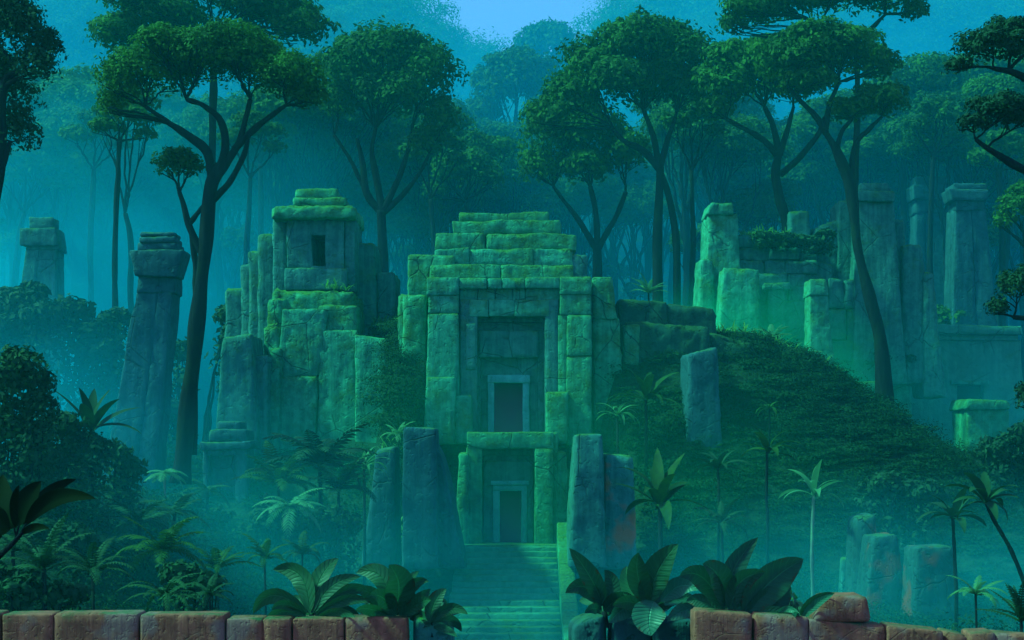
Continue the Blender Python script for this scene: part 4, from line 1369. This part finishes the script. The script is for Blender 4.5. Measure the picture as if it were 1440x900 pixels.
# a taller, nearer row that closes the view up to the top of the frame
for px, D, top in ((-20, 96, 50), (22, 104, 20), (70, 94, 95), (108, 102, 40), (140, 98, 110), (190, 106, 70), (398, 104, 60), (440, 98, 30), (472, 108, 90), (505, 112, 40),
                   (590, 120, 90), (640, 126, 120), (1000, 110, 60), (1190, 104, 70), (1290, 102, 30), (1330, 98, 85), (1372, 106, 20), (1410, 96, 60), (1452, 104, 0)):
    FT.append((px, D, top))


def region(px):
    for lim, t in ((80, 'misty forest tree behind the pale crumbling pillar'), (165, 'misty forest tree between the pale pillar and leaning pillar'),
                   (300, 'misty forest tree seen behind the leaning pillar and umbrella tree'), (390, 'misty forest tree left behind the ruined tower'),
                   (500, 'misty forest tree straight behind the ruined tower'), (640, 'misty forest tree behind the fan limbed round tree'),
                   (800, 'misty forest tree rising straight behind the stepped temple top'), (960, 'misty forest tree behind the twin stemmed tree'),
                   (1060, 'misty forest tree behind the left end of the ruined wall'), (1200, 'misty forest tree behind the ruined wall and leaning tree'),
                   (1330, 'misty forest tree behind the faint flat topped pillar'), (9999, 'misty forest tree behind the flat roofed temple')):
        if px < lim:
            return t


for i, (px, D, top) in enumerate(FT):
    k = i % 4
    o = protos[k] if k not in used else copy_tree(protos[k])
    used.add(k)
    x = (px - CX) / F * D
    z = gz(x, D)
    hh = (YH - top) / F * D + CZ - z
    s = hh / 42.0
    o.location = (x, D, z)
    o.scale = (s * gF.uniform(.85, 1.15), s * gF.uniform(.85, 1.15), s)
    o.rotation_euler = (0, 0, gF.uniform(0, 6.28))
    o['label'] = region(px)
    o['group'] = region(px).replace('misty forest tree', 'misty forest trees')

# ------------------------------------------------------------------ the wooded hills beyond: one uncountable canopy
g = np.random.default_rng(77)
fb = MB()
pts = []
for D0, D1, n in ((140, 218, 900), (222, 322, 620)):
    for i in range(n):
        D = g.uniform(D0, D1)
        px = g.uniform(-60, 1500)
        pts.append(((px - CX) / F * D, D))
for x, y in pts:
    z = gz(x, y)
    r = g.uniform(2.2, 7.0) * (1 if y < 220 else 1.15)
    hh = g.uniform(1, 6) if y < 220 else g.uniform(0, 3)
    lf = .27 if y < 220 else .42
    dome(fb, (x, y, z + hh), r, r, r * g.uniform(.75, 1.15), int(700 if y < 220 else 420), lf, g, -.5, .2)
    for kk in range(5):
        a = g.uniform(0, 6.28)
        dome(fb, (x + math.cos(a) * r * .7, y + math.sin(a) * r * .7, z + hh + g.uniform(-.1, .6) * r), r * .45, r * .45, r * .36, int(140 if y < 220 else 90), lf, g, -.5, .2)
tag(fb.build('forest', LEAF_T, None, (0, 200, 40), smooth=False), 'dense blue green forest canopy covering the far hills', 'forest', kind='stuff')
# ------------------------------------------------------------------ undergrowth (nobody could count it)
g = np.random.default_rng(31)
ug = MB()
n = 0
while n < 8800:
    D = 18 + 66 * g.uniform() ** 0.8
    x = g.uniform(-1, 1) * (D * 0.42 + 2)
    slope = n > 6600
    if slope:
        D, x = g.uniform(53, 68.5), g.uniform(4.6, 20)
    elif n > 6400:
        D, x = g.uniform(54, 67), g.uniform(-5.5, -4.3)
    if 5 < x < 10.2 and 60 < D < 65 and g.uniform() < .75:
        continue
    if (abs(x + 0.2) < 3.9 and D < 62) or (abs(x) < 4.5 and 58 < D < 70) or (abs(x) < 5.2 and 48 < D < 56):
        continue
    if -12.5 < x < -5.4 and 61.0 < D < 70:      # the tower stands here
        continue
    if g.uniform() > 0.75 + 0.25 * (abs(fbm(np.array([[x * .22, D * .22, 0]]), 9, 2)[0]) > .12):
        continue
    n += 1
    z = gz(x, D)
    r = .18 + (.5 if slope else .85) * g.uniform() ** 2.2
    dome(ug, (x, D, z + r * .05), r * g.uniform(.8, 1.5), r, r * (g.uniform(.15, .4) if slope else g.uniform(.25, .75)), int(230 * (r / .6) ** 1.4 + 50), (.035 + .0007 * D) * g.uniform(.55, 1.35), g, -.2, .5)
tag(ug.build('undergrowth', LEAF_U, None, (0, 45, 2), smooth=False), 'tangled dark green undergrowth covering the slopes and valley floor', 'undergrowth', kind='stuff')

# bright grass along the ridges, the crest's glow lightened into its colour
gb = MB()
gg = np.random.default_rng(8)


def grass_line(pts, D0, D1, n, h, snap=True):
    P = smooth_path(pts, 60)
    for i in range(n):
        k = int(gg.integers(60))
        D = gg.uniform(D0, D1)
        c = W(P[k, 0] + gg.normal() * 4, P[k, 1], D)
        z = gz(c[0], D) if snap else c[2]
        hh = h * gg.uniform(.5, 1.4)
        for b in range(5):
            strap(gb, (c[0] + gg.normal() * .08, c[1] + gg.normal() * .08, z - .05), gg.uniform(0, 6.28), gg.uniform(.9, 1.5), hh * gg.uniform(.7, 1.2), gg.uniform(.6, 2.0), hh * .09, nseg=4)


grass_line([(500, 470), (540, 456), (566, 452)], 65, 68.5, 90, .7)
grass_line([(1005, 440), (1050, 460), (1100, 490), (1150, 530), (1190, 580)], 66, 71.5, 260, .8)
grass_line([(880, 420), (930, 420), (1000, 432)], 66.5, 71, 90, .8)
grass_line([(520, 640), (560, 610), (596, 600)], 52, 58, 130, .6)
grass_line([(640, 610), (640, 600)], 58, 60, 10, .4)
grass_line([(1350, 865), (1380, 855), (1440, 860)], 24, 30, 60, .7)
grass_line([(180, 850), (330, 850)], 24, 34, 60, .5)
grass_line([(262, 850), (300, 850)], 20, 22, 30, .35)
tag(gb.build('grass', GRASS, None, (0, 60, 8), smooth=False), 'bright green grass tufts along the ridges of the mound', 'grass', kind='stuff')
tg = MB()
gb = tg
grass_line([(452, 404), (490, 408)], 64.6, 66.5, 45, .5, False)
grass_line([(1036, 330), (1100, 331)], 78.5, 80, 40, .5, False)
tag(tg.build('grass', GRASS, None, (0, 65, 15), smooth=False), 'short grass growing on the ledges of the ruined tower and ruined wall', 'grass', kind='stuff')


# ------------------------------------------------------------------ palms, ferns and big leafed plants
def plant(name, label, px, py, D, size, n, style, mat, cat='plant', trunk=None, seed=0, elev=(.3, 1.3), droop=(1.0, 2.0), width=None, group=None, tr=2.4):
    """a rosette of n fronds (feathered) or blades (strap) at a picture point; size = frond length in px"""
    g = np.random.default_rng(seed + 300)
    c = W(px, py, D)
    base = c.copy()
    if trunk:
        T = smooth_path([W(a, b, D) for a, b in trunk], 20)
        gzz = gz(T[0][0], D)
        T = np.vstack([[T[0][0], D, min(gzz, T[0][2]) - .1], T])
        base = T[0]
    else:
        base[2] = min(c[2], gz(c[0], D))
    root = thing(name, label, cat, base, group)
    m = MB()
    L = PX(size, D)
    for i in range(n):
        az = 2.4 * i + g.uniform(-.3, .3)
        e = elev[0] + (elev[1] - elev[0]) * ((i + .5) / n) + g.uniform(-.1, .1)
        l = L * g.uniform(.8, 1.15)
        d = g.uniform(*droop) * (1.0 - 0.35 * (i / n))
        st = c + g.normal(size=3) * L * .02
        if style == 'frond':
            frond(m, st, az, e, l, d, (width or .5) * l, g, 15)
        else:
            strap(m, st, az, e, l, d, (width or .2) * l, g, 10, twist=g.uniform(-.3, .3))
    m.build('leaves', mat, root, smooth=(style == 'strap'))
    if trunk:
        t = MB()
        tube(t, T, np.linspace(PX(tr * 1.3, D), PX(tr, D), len(T)), 7, seed, .1)
        t.build('trunk', BARK_P if mat is LEAF_P else BARK, root)
    elif c[2] - base[2] > .05:
        t = MB()
        tube(t, np.array([base - np.array([0, 0, .1]), (base + c) / 2 + np.array([.03, 0, 0]), c]), np.array([1.4, 1.2, 1.0]) * L * .035, 6, seed, .1)
        t.build('stem', BARK, root)
    return root


# left and centre
plant('palm', 'large feathery palm at the top of the mounded bush left of the stairs', 450, 655, 47, 88, 16, 'frond', LEAF_D, 'palm', seed=1, width=.42)
plant('palm', 'lower feathery palm drooping over the left side of the mounded bush', 392, 682, 46, 66, 15, 'frond', LEAF_G, 'palm', seed=2, width=.42)
plant('palm', 'bright centred feathery palm in front of the mounded bush', 408, 712, 44, 56, 14, 'frond', LEAF_P, 'palm', seed=3, elev=(-.1, .9), width=.36)
plant('palm', 'dark feathery palm between the mounded bush and the rounded monolith', 476, 690, 46, 66, 14, 'frond', LEAF_D, 'palm', seed=4, width=.42)
plant('fern', 'pale arching fern at the lower edge of the mounded bush', 372, 785, 34, 44, 12, 'frond', LEAF_G, seed=5, width=.35)
plant('fern', 'arching fern right of the pale fern in front of the mounded bush', 425, 780, 36, 40, 12, 'frond', LEAF_D, seed=6, width=.35)
plant('leafy_plant', 'big leafed plant standing on top of the left bank', 128, 606, 36, 74, 9, 'strap', LEAF_D, seed=7, elev=(.25, 1.5), droop=(.3, 1.1), width=.22)
plant('palm', 'small palm with pale lit top fronds before the stone shrine', 231, 664, 44, 34, 11, 'frond', LEAF_P, 'palm', [(234, 760), (232, 700), (231, 664)], 8, (-.2, .5), (1.0, 1.6), .5, tr=1.6)
plant('palm', 'faint small palm under the shrine doorway', 292, 690, 47, 40, 10, 'frond', LEAF_D, 'palm', [(290, 760), (292, 690)], 9, (.1, .9), (1.0, 1.8), .4, tr=1.8)
plant('palm', 'thin drooping palm on the left bank below the rounded bush', 160, 690, 38, 38, 10, 'frond', LEAF_D, 'palm', [(158, 790), (160, 690)], 10, (.0, .9), (1.2, 2.0), .45, tr=2)
plant('palm', 'dark wide palm in the middle of the left valley', 196, 735, 35, 72, 14, 'frond', LEAF_D, 'palm', [(198, 850), (196, 735)], 11, (.1, 1.1), (1.1, 2.0), .35, tr=3)
plant('palm', 'dark palm arching right in the left valley beside the wide palm', 246, 722, 37, 56, 12, 'frond', LEAF_D, 'palm', [(236, 840), (240, 770), (246, 722)], 12, (.1, 1.0), (1.1, 2.0), .38, tr=2.5)
plant('palm', 'green palm low in the left valley mist', 230, 775, 30, 74, 14, 'frond', LEAF_G, 'palm', None, 13, (.1, 1.2), (1.0, 1.9), .36)
plant('fern', 'dark fern just behind the left wall joint', 232, 838, 17, 74, 14, 'frond', LEAF_D, 'fern', None, 14, (.2, 1.0), (1.3, 2.2), .2)
plant('fern', 'shadowy fern clump at the far left behind the wall', 62, 800, 24, 84, 14, 'frond', LEAF_D, 'fern', None, 15, (.5, 1.4), (1.0, 2.0), .26)
plant('fern', 'dim fern under the twig at the left edge', 18, 775, 26, 70, 12, 'frond', LEAF_D, 'fern', None, 16, (.4, 1.3), (1.0, 2.0), .28)
plant('fern', 'broad dim fern between the clump fern and wall joint', 130, 805, 26, 66, 13, 'frond', LEAF_D, 'fern', None, 17, (.4, 1.3), (1.0, 2.0), .28)
plant('fern', 'light green fern in the mist left of the two wall plants', 305, 800, 32, 56, 13, 'frond', LEAF_G, 'fern', None, 18, (.4, 1.3), (1.0, 2.0), .3)
plant('fern', 'low fern above the middle of the left wall', 295, 838, 20, 44, 12, 'frond', LEAF_D, 'fern', None, 19, (.2, 1.1), (1.2, 2.0), .3)
plant('leafy_plant', 'pale drooping plant against the rounded monolith left of the stairs', 512, 660, 50, 56, 12, 'strap', LEAF_P, seed=20, elev=(.2, 1.4), droop=(1.2, 2.4), width=.11)
# right slope
plant('palm', 'pale palm with a tall thin light stem on the right', 1144, 697, 43, 58, 12, 'strap', LEAF_P, 'palm', [(1143, 835), (1142, 760), (1144, 697)], 21, (.15, 1.5), (.8, 2.0), .17, tr=2.2)
plant('palm', 'dim palm with broad blades above the pale stemmed palm', 1079, 636, 49, 52, 10, 'strap', LEAF_G, 'palm', [(1080, 740), (1078, 690), (1079, 636)], 22, (.1, 1.4), (.7, 1.8), .22, tr=1.8)
plant('leafy_plant', 'vivid green plant with wide blades right of the orange stained monolith', 928, 712, 46, 82, 12, 'strap', LEAF_G, seed=23, elev=(.2, 1.4), droop=(.4, 1.9), width=.2)
plant('leafy_plant', 'dim wide leafed plant on the slope beside the temple shoulder', 908, 562, 56, 62, 12, 'strap', LEAF_G, seed=24, elev=(.1, 1.4), droop=(.6, 2.0), width=.2)
plant('leafy_plant', 'faint arching plant at the foot of the temple right shoulder', 868, 585, 57, 42, 11, 'strap', LEAF_P, seed=25, elev=(.2, 1.2), droop=(1.2, 2.2), width=.14)
plant('palm', 'tiny faint palm on the slope right of the sunken slab', 1082, 574, 57, 26, 10, 'strap', LEAF_G, 'palm', [(1082, 620), (1082, 574)], 26, (.0, 1.0), (1.2, 2.2), .2, tr=1.2)
plant('leafy_plant', 'low dark plant on the slope beneath the sunken slab', 1010, 660, 52, 46, 11, 'strap', LEAF_D, seed=27, elev=(.2, 1.3), droop=(.8, 2.0), width=.18)
plant('fern', 'low fern in the mist right of the vivid green plant', 1015, 735, 45, 46, 12, 'frond', LEAF_D, 'fern', None, 28, (.2, 1.3), (1.0, 2.0), .3)
plant('palm', 'dark palm on a thin curved stem at the lower right edge', 1386, 706, 32, 60, 13, 'strap', LEAF_D, 'palm', [(1452, 850), (1425, 780), (1400, 735), (1386, 706)], 29, (.0, 1.3), (.9, 2.0), .24, tr=2.6)
plant('palm', 'dark palm behind the curved stemmed palm', 1340, 728, 36, 54, 11, 'strap', LEAF_D, 'palm', [(1345, 830), (1340, 728)], 30, (.1, 1.2), (.8, 1.8), .26, tr=2.2)
plant('fern', 'spiky dark fern at the right end of the wall', 1436, 872, 13, 62, 16, 'frond', LEAF_D, 'fern', None, 31, (.3, 1.4), (.4, 1.2), .22)
plant('fern', 'pale fern behind the right wall beside the spiky fern', 1372, 835, 26, 44, 12, 'frond', LEAF_P, 'fern', None, 32, (.2, 1.1), (1.0, 2.0), .3)
plant('fern', 'hazy ridge fern glowing right of the long mossy ledge', 1085, 478, 69, 34, 14, 'frond', LEAF_P, 'fern', None, 33, (.3, 1.3), (1.0, 2.0), .3)
plant('fern', 'hazy ridge fern lower down the glowing slope edge', 1122, 506, 69, 34, 14, 'frond', LEAF_P, 'fern', None, 34, (.3, 1.3), (1.0, 2.0), .3)
plant('fern', 'bright fern on the ridge behind the temple right shoulder', 912, 412, 68, 34, 13, 'frond', LEAF_P, 'fern', None, 35, (.5, 1.3), (.8, 1.6), .25)
plant('fern', 'glowing fern tuft behind the tall monolith left of the stairs', 560, 612, 55, 30, 14, 'frond', LEAF_P, 'fern', None, 36, (.3, 1.3), (1.0, 2.2), .3)


# ------------------------------------------------------------------ broad leafed plants on the foreground walls
def leaf_px(mb, base, ctrl, tip, w, D0, D1, roll=0.0, fold=.28, n=14, wave=0.0):
    t = np.linspace(0, 1, n + 1)[:, None]
    p = (1 - t) ** 2 * np.array(base, float) + 2 * (1 - t) * t * np.array(ctrl, float) + t ** 2 * np.array(tip, float)
    Dv = D0 + (D1 - D0) * t[:, 0] ** 1.2
    C = np.stack([(p[:, 0] - CX) / F * Dv, Dv, CZ + (YH - p[:, 1]) / F * Dv], 1)
    tg = np.gradient(C, axis=0)
    tg /= np.linalg.norm(tg, axis=1, keepdims=True)
    sd = np.cross(tg, np.array([0, 1.0, 0]))
    sd /= np.maximum(np.linalg.norm(sd, axis=1, keepdims=True), 1e-6)
    nr = np.cross(sd, tg)
    s = sd * math.cos(roll) + nr * math.sin(roll)
    nn = np.cross(s, tg)
    tt = t[:, 0]
    ww = 0.5 * PX(w, D0) * np.clip(np.sin(np.pi * tt ** 0.85), 0, 1) ** 0.7
    ww[0] = PX(1.6, D0)
    ww[-1] = 0.001
    rip = wave * ww * np.sin(tt * 19)
    rows, uvs = [], []
    for u in (-1, -.5, 0, .5, 1):
        uvs.append(np.stack([np.full(n + 1, float(u)), tt, np.zeros(n + 1)], 1))
        rows.append(C + s * (ww * u)[:, None] - nn * (ww * fold * abs(u) + rip * u)[:, None])
    V = np.stack(rows, 1).reshape(-1, 3)
    q = []
    for i in range(n):
        for k in range(4):
            a = i * 5 + k
            q.append([a, a + 1, a + 6, a + 5])
    mb.add(V, q, uv=np.stack(uvs, 1).reshape(-1, 3))


def wall_plant(name, label, D, org, dark, pale=()):
    g = np.random.default_rng(int(org[0]))
    root = thing(name, label, 'plant', W(org[0], org[1], D))
    m = MB()
    for b, c, t, w in dark:
        leaf_px(m, b, c, t, w * 1.12, D, D + g.uniform(-.22, .22), g.uniform(-.4, .4), wave=.05)
    for k in range(7):     # leaves that grow to the back and fill the rosette
        a = g.uniform(.3, 2.8)
        L = g.uniform(30, 60)
        b = (org[0] + g.uniform(-6, 6), org[1] - 2)
        t = (b[0] + math.cos(a) * L, b[1] - abs(math.sin(a)) * L * .62)
        leaf_px(m, b, ((b[0] + t[0]) / 2, min(b[1], t[1]) - 6), t, g.uniform(14, 22), D + .06, D + g.uniform(.2, .45), g.uniform(-.6, .6), wave=.05)
    m.build('leaves', LEAF_F, root)
    if pale:
        m = MB()
        for b, c, t, w in pale:
            leaf_px(m, b, c, t, w * 1.1, D - .03, D - g.uniform(.05, .22), g.uniform(-.3, .3), wave=.04)
        m.build('young_leaves', LEAF_FP, root)
    m = MB()
    b = W(org[0], org[1] - 8, D + .04)
    tube(m, [b - np.array([0, 0, .12]), b - np.array([0, 0, .05]), b], [.03, .025, .018], 7, 1, .1)
    m.build('stem', BARK, root)
    return root


wall_plant('leafy_plant', 'rosette of long curved leaves on the left wall, leftmost of the wall plants', 10.15, (438, 872),
           [((435, 862), (436, 790), (384, 801), 27), ((432, 862), (378, 812), (356, 863), 22), ((439, 862), (442, 806), (476, 785), 25), ((441, 862), (460, 812), (507, 811), 19),
            ((444, 864), (486, 812), (528, 834), 17), ((444, 866), (492, 830), (521, 848), 15), ((430, 866), (384, 846), (372, 888), 17), ((430, 864), (398, 838), (382, 858), 14),
            ((445, 868), (492, 846), (508, 878), 16), ((446, 869), (480, 852), (500, 868), 14)])
wall_plant('leafy_plant', 'dense broad leafed plant at the right end of the left wall', 10.12, (556, 872),
           [((552, 858), (545, 790), (501, 806), 27), ((553, 862), (572, 820), (547, 794), 40), ((560, 856), (566, 818), (589, 803), 14), ((560, 860), (580, 806), (603, 818), 16),
            ((562, 866), (585, 850), (605, 828), 22), ((550, 866), (520, 822), (500, 832), 20), ((548, 868), (518, 850), (500, 858), 18), ((566, 868), (590, 842), (606, 844), 18),
            ((556, 866), (540, 830), (520, 838), 24)], [((552, 866), (545, 880), (537, 897), 22)])
wall_plant('leafy_plant', 'small drooping leaved plant on the dark end stone of the left wall', 10.1, (608, 880),
           [((605, 876), (606, 842), (628, 828), 20), ((607, 874), (634, 842), (658, 864), 15), ((608, 878), (638, 862), (649, 888), 14), ((610, 882), (630, 882), (643, 896), 10),
            ((604, 876), (590, 858), (577, 866), 14), ((604, 878), (588, 874), (584, 890), 12)])
wall_plant('leafy_plant', 'upright dark leaved plant leaning left on the rounded right wall end', 10.55, (850, 868),
           [((848, 852), (836, 812), (801, 771), 25), ((846, 852), (826, 808), (795, 834), 25), ((852, 854), (872, 822), (850, 801), 22), ((856, 856), (880, 832), (876, 822), 20),
            ((850, 860), (866, 838), (888, 836), 24), ((845, 860), (836, 850), (822, 862), 14)], [((892, 848), (876, 852), (856, 876), 26)])
wall_plant('leafy_plant', 'pointed leaved plant with a pale hanging leaf on the right wall end', 10.4, (912, 862),
           [((906, 850), (878, 826), (881, 796), 26), ((910, 848), (890, 806), (898, 777), 28), ((914, 848), (916, 800), (954, 765), 36), ((904, 852), (880, 840), (862, 852), 20),
            ((912, 850), (904, 820), (916, 806), 24)],
           [((920, 846), (908, 866), (916, 894), 44), ((930, 846), (956, 810), (983, 830), 26), ((994, 856), (962, 850), (938, 874), 22), ((934, 850), (960, 836), (980, 842), 14)])
wall_plant('leafy_plant', 'large leaved plant with one huge pointed leaf on the right wall', 10.2, (1026, 866),
           [((1018, 858), (990, 790), (955, 811), 30), ((1020, 856), (1018, 800), (988, 793), 34), ((1023, 848), (1020, 796), (1066, 756), 28), ((1027, 860), (1030, 806), (1076, 805), 30),
            ((1046, 862), (1078, 812), (1130, 786), 46), ((1050, 864), (1090, 846), (1112, 824), 40), ((1060, 864), (1098, 838), (1126, 868), 12), ((1034, 862), (1046, 830), (1072, 816), 24),
            ((1056, 866), (1090, 852), (1120, 870), 14), ((1012, 862), (985, 838), (965, 846), 20)], [((1094, 862), (1108, 848), (1126, 866), 9)])
wall_plant('leafy_plant', 'two bright curved leaves rising beside the loose red block', 10.1, (1130, 873),
           [((1124, 868), (1140, 838), (1174, 834), 13)], [((1128, 870), (1146, 846), (1172, 836), 11), ((1122, 868), (1120, 862), (1113, 864), 8)])

# the dark twig at the left edge
tw_ = thing('leafy_branch', 'nearly black leafy twig reaching in from the left edge', 'branch', W(-60, 840, 6))
m = MB()
P = smooth_path([W(-70, 850, 6.1), W(-20, 802, 6.05), W(0, 781, 6), W(18, 764, 6), W(32, 748, 6)], 24)
tube(m, P, np.linspace(PX(5.5, 6), PX(2.6, 6), 24), 8, 3, .1)
for a in ((20, 742), (27, 738), (38, 734)):
    tube(m, smooth_path([W(24, 757, 6), W((a[0] + 22) / 2, 748, 6), W(*a, 6)], 8), np.linspace(PX(1.8, 6), PX(1.2, 6), 8), 6, 2, 0)
m.build('stem', BARK, tw_)
m = MB()
for b, c, t, w, dd in (((20, 742), (-4, 715), (4, 667), 40, .1), ((22, 742), (16, 705), (27, 682), 13, -.1), ((26, 740), (32, 700), (58, 677), 30, .05), ((34, 738), (62, 684), (107, 674), 18, .2),
                       ((36, 738), (70, 682), (134, 701), 24, -.2), ((30, 752), (48, 734), (70, 744), 11, -.1), ((14, 745), (-10, 735), (-30, 700), 40, 0), ((4, 742), (-4, 760), (-20, 765), 12, .1)):
    leaf_px(m, b, c, t, w, 6, 6 + dd, .1 * dd, fold=.2)
m.build('leaves', LEAF_X, tw_)
sc.view_settings.view_transform = 'Standard'
sc.view_settings.look = 'None'
sc.view_settings.gamma = 1
sc.view_settings.exposure = EXPO
sc.cycles.use_denoising = True
sc.cycles.denoiser = 'OPENIMAGEDENOISE'
sc.cycles.max_bounces = 6
sc.cycles.diffuse_bounces = 3
sc.cycles.glossy_bounces = 1
sc.cycles.transmission_bounces = 2
sc.cycles.volume_bounces = VB
sc.cycles.transparent_max_bounces = 8
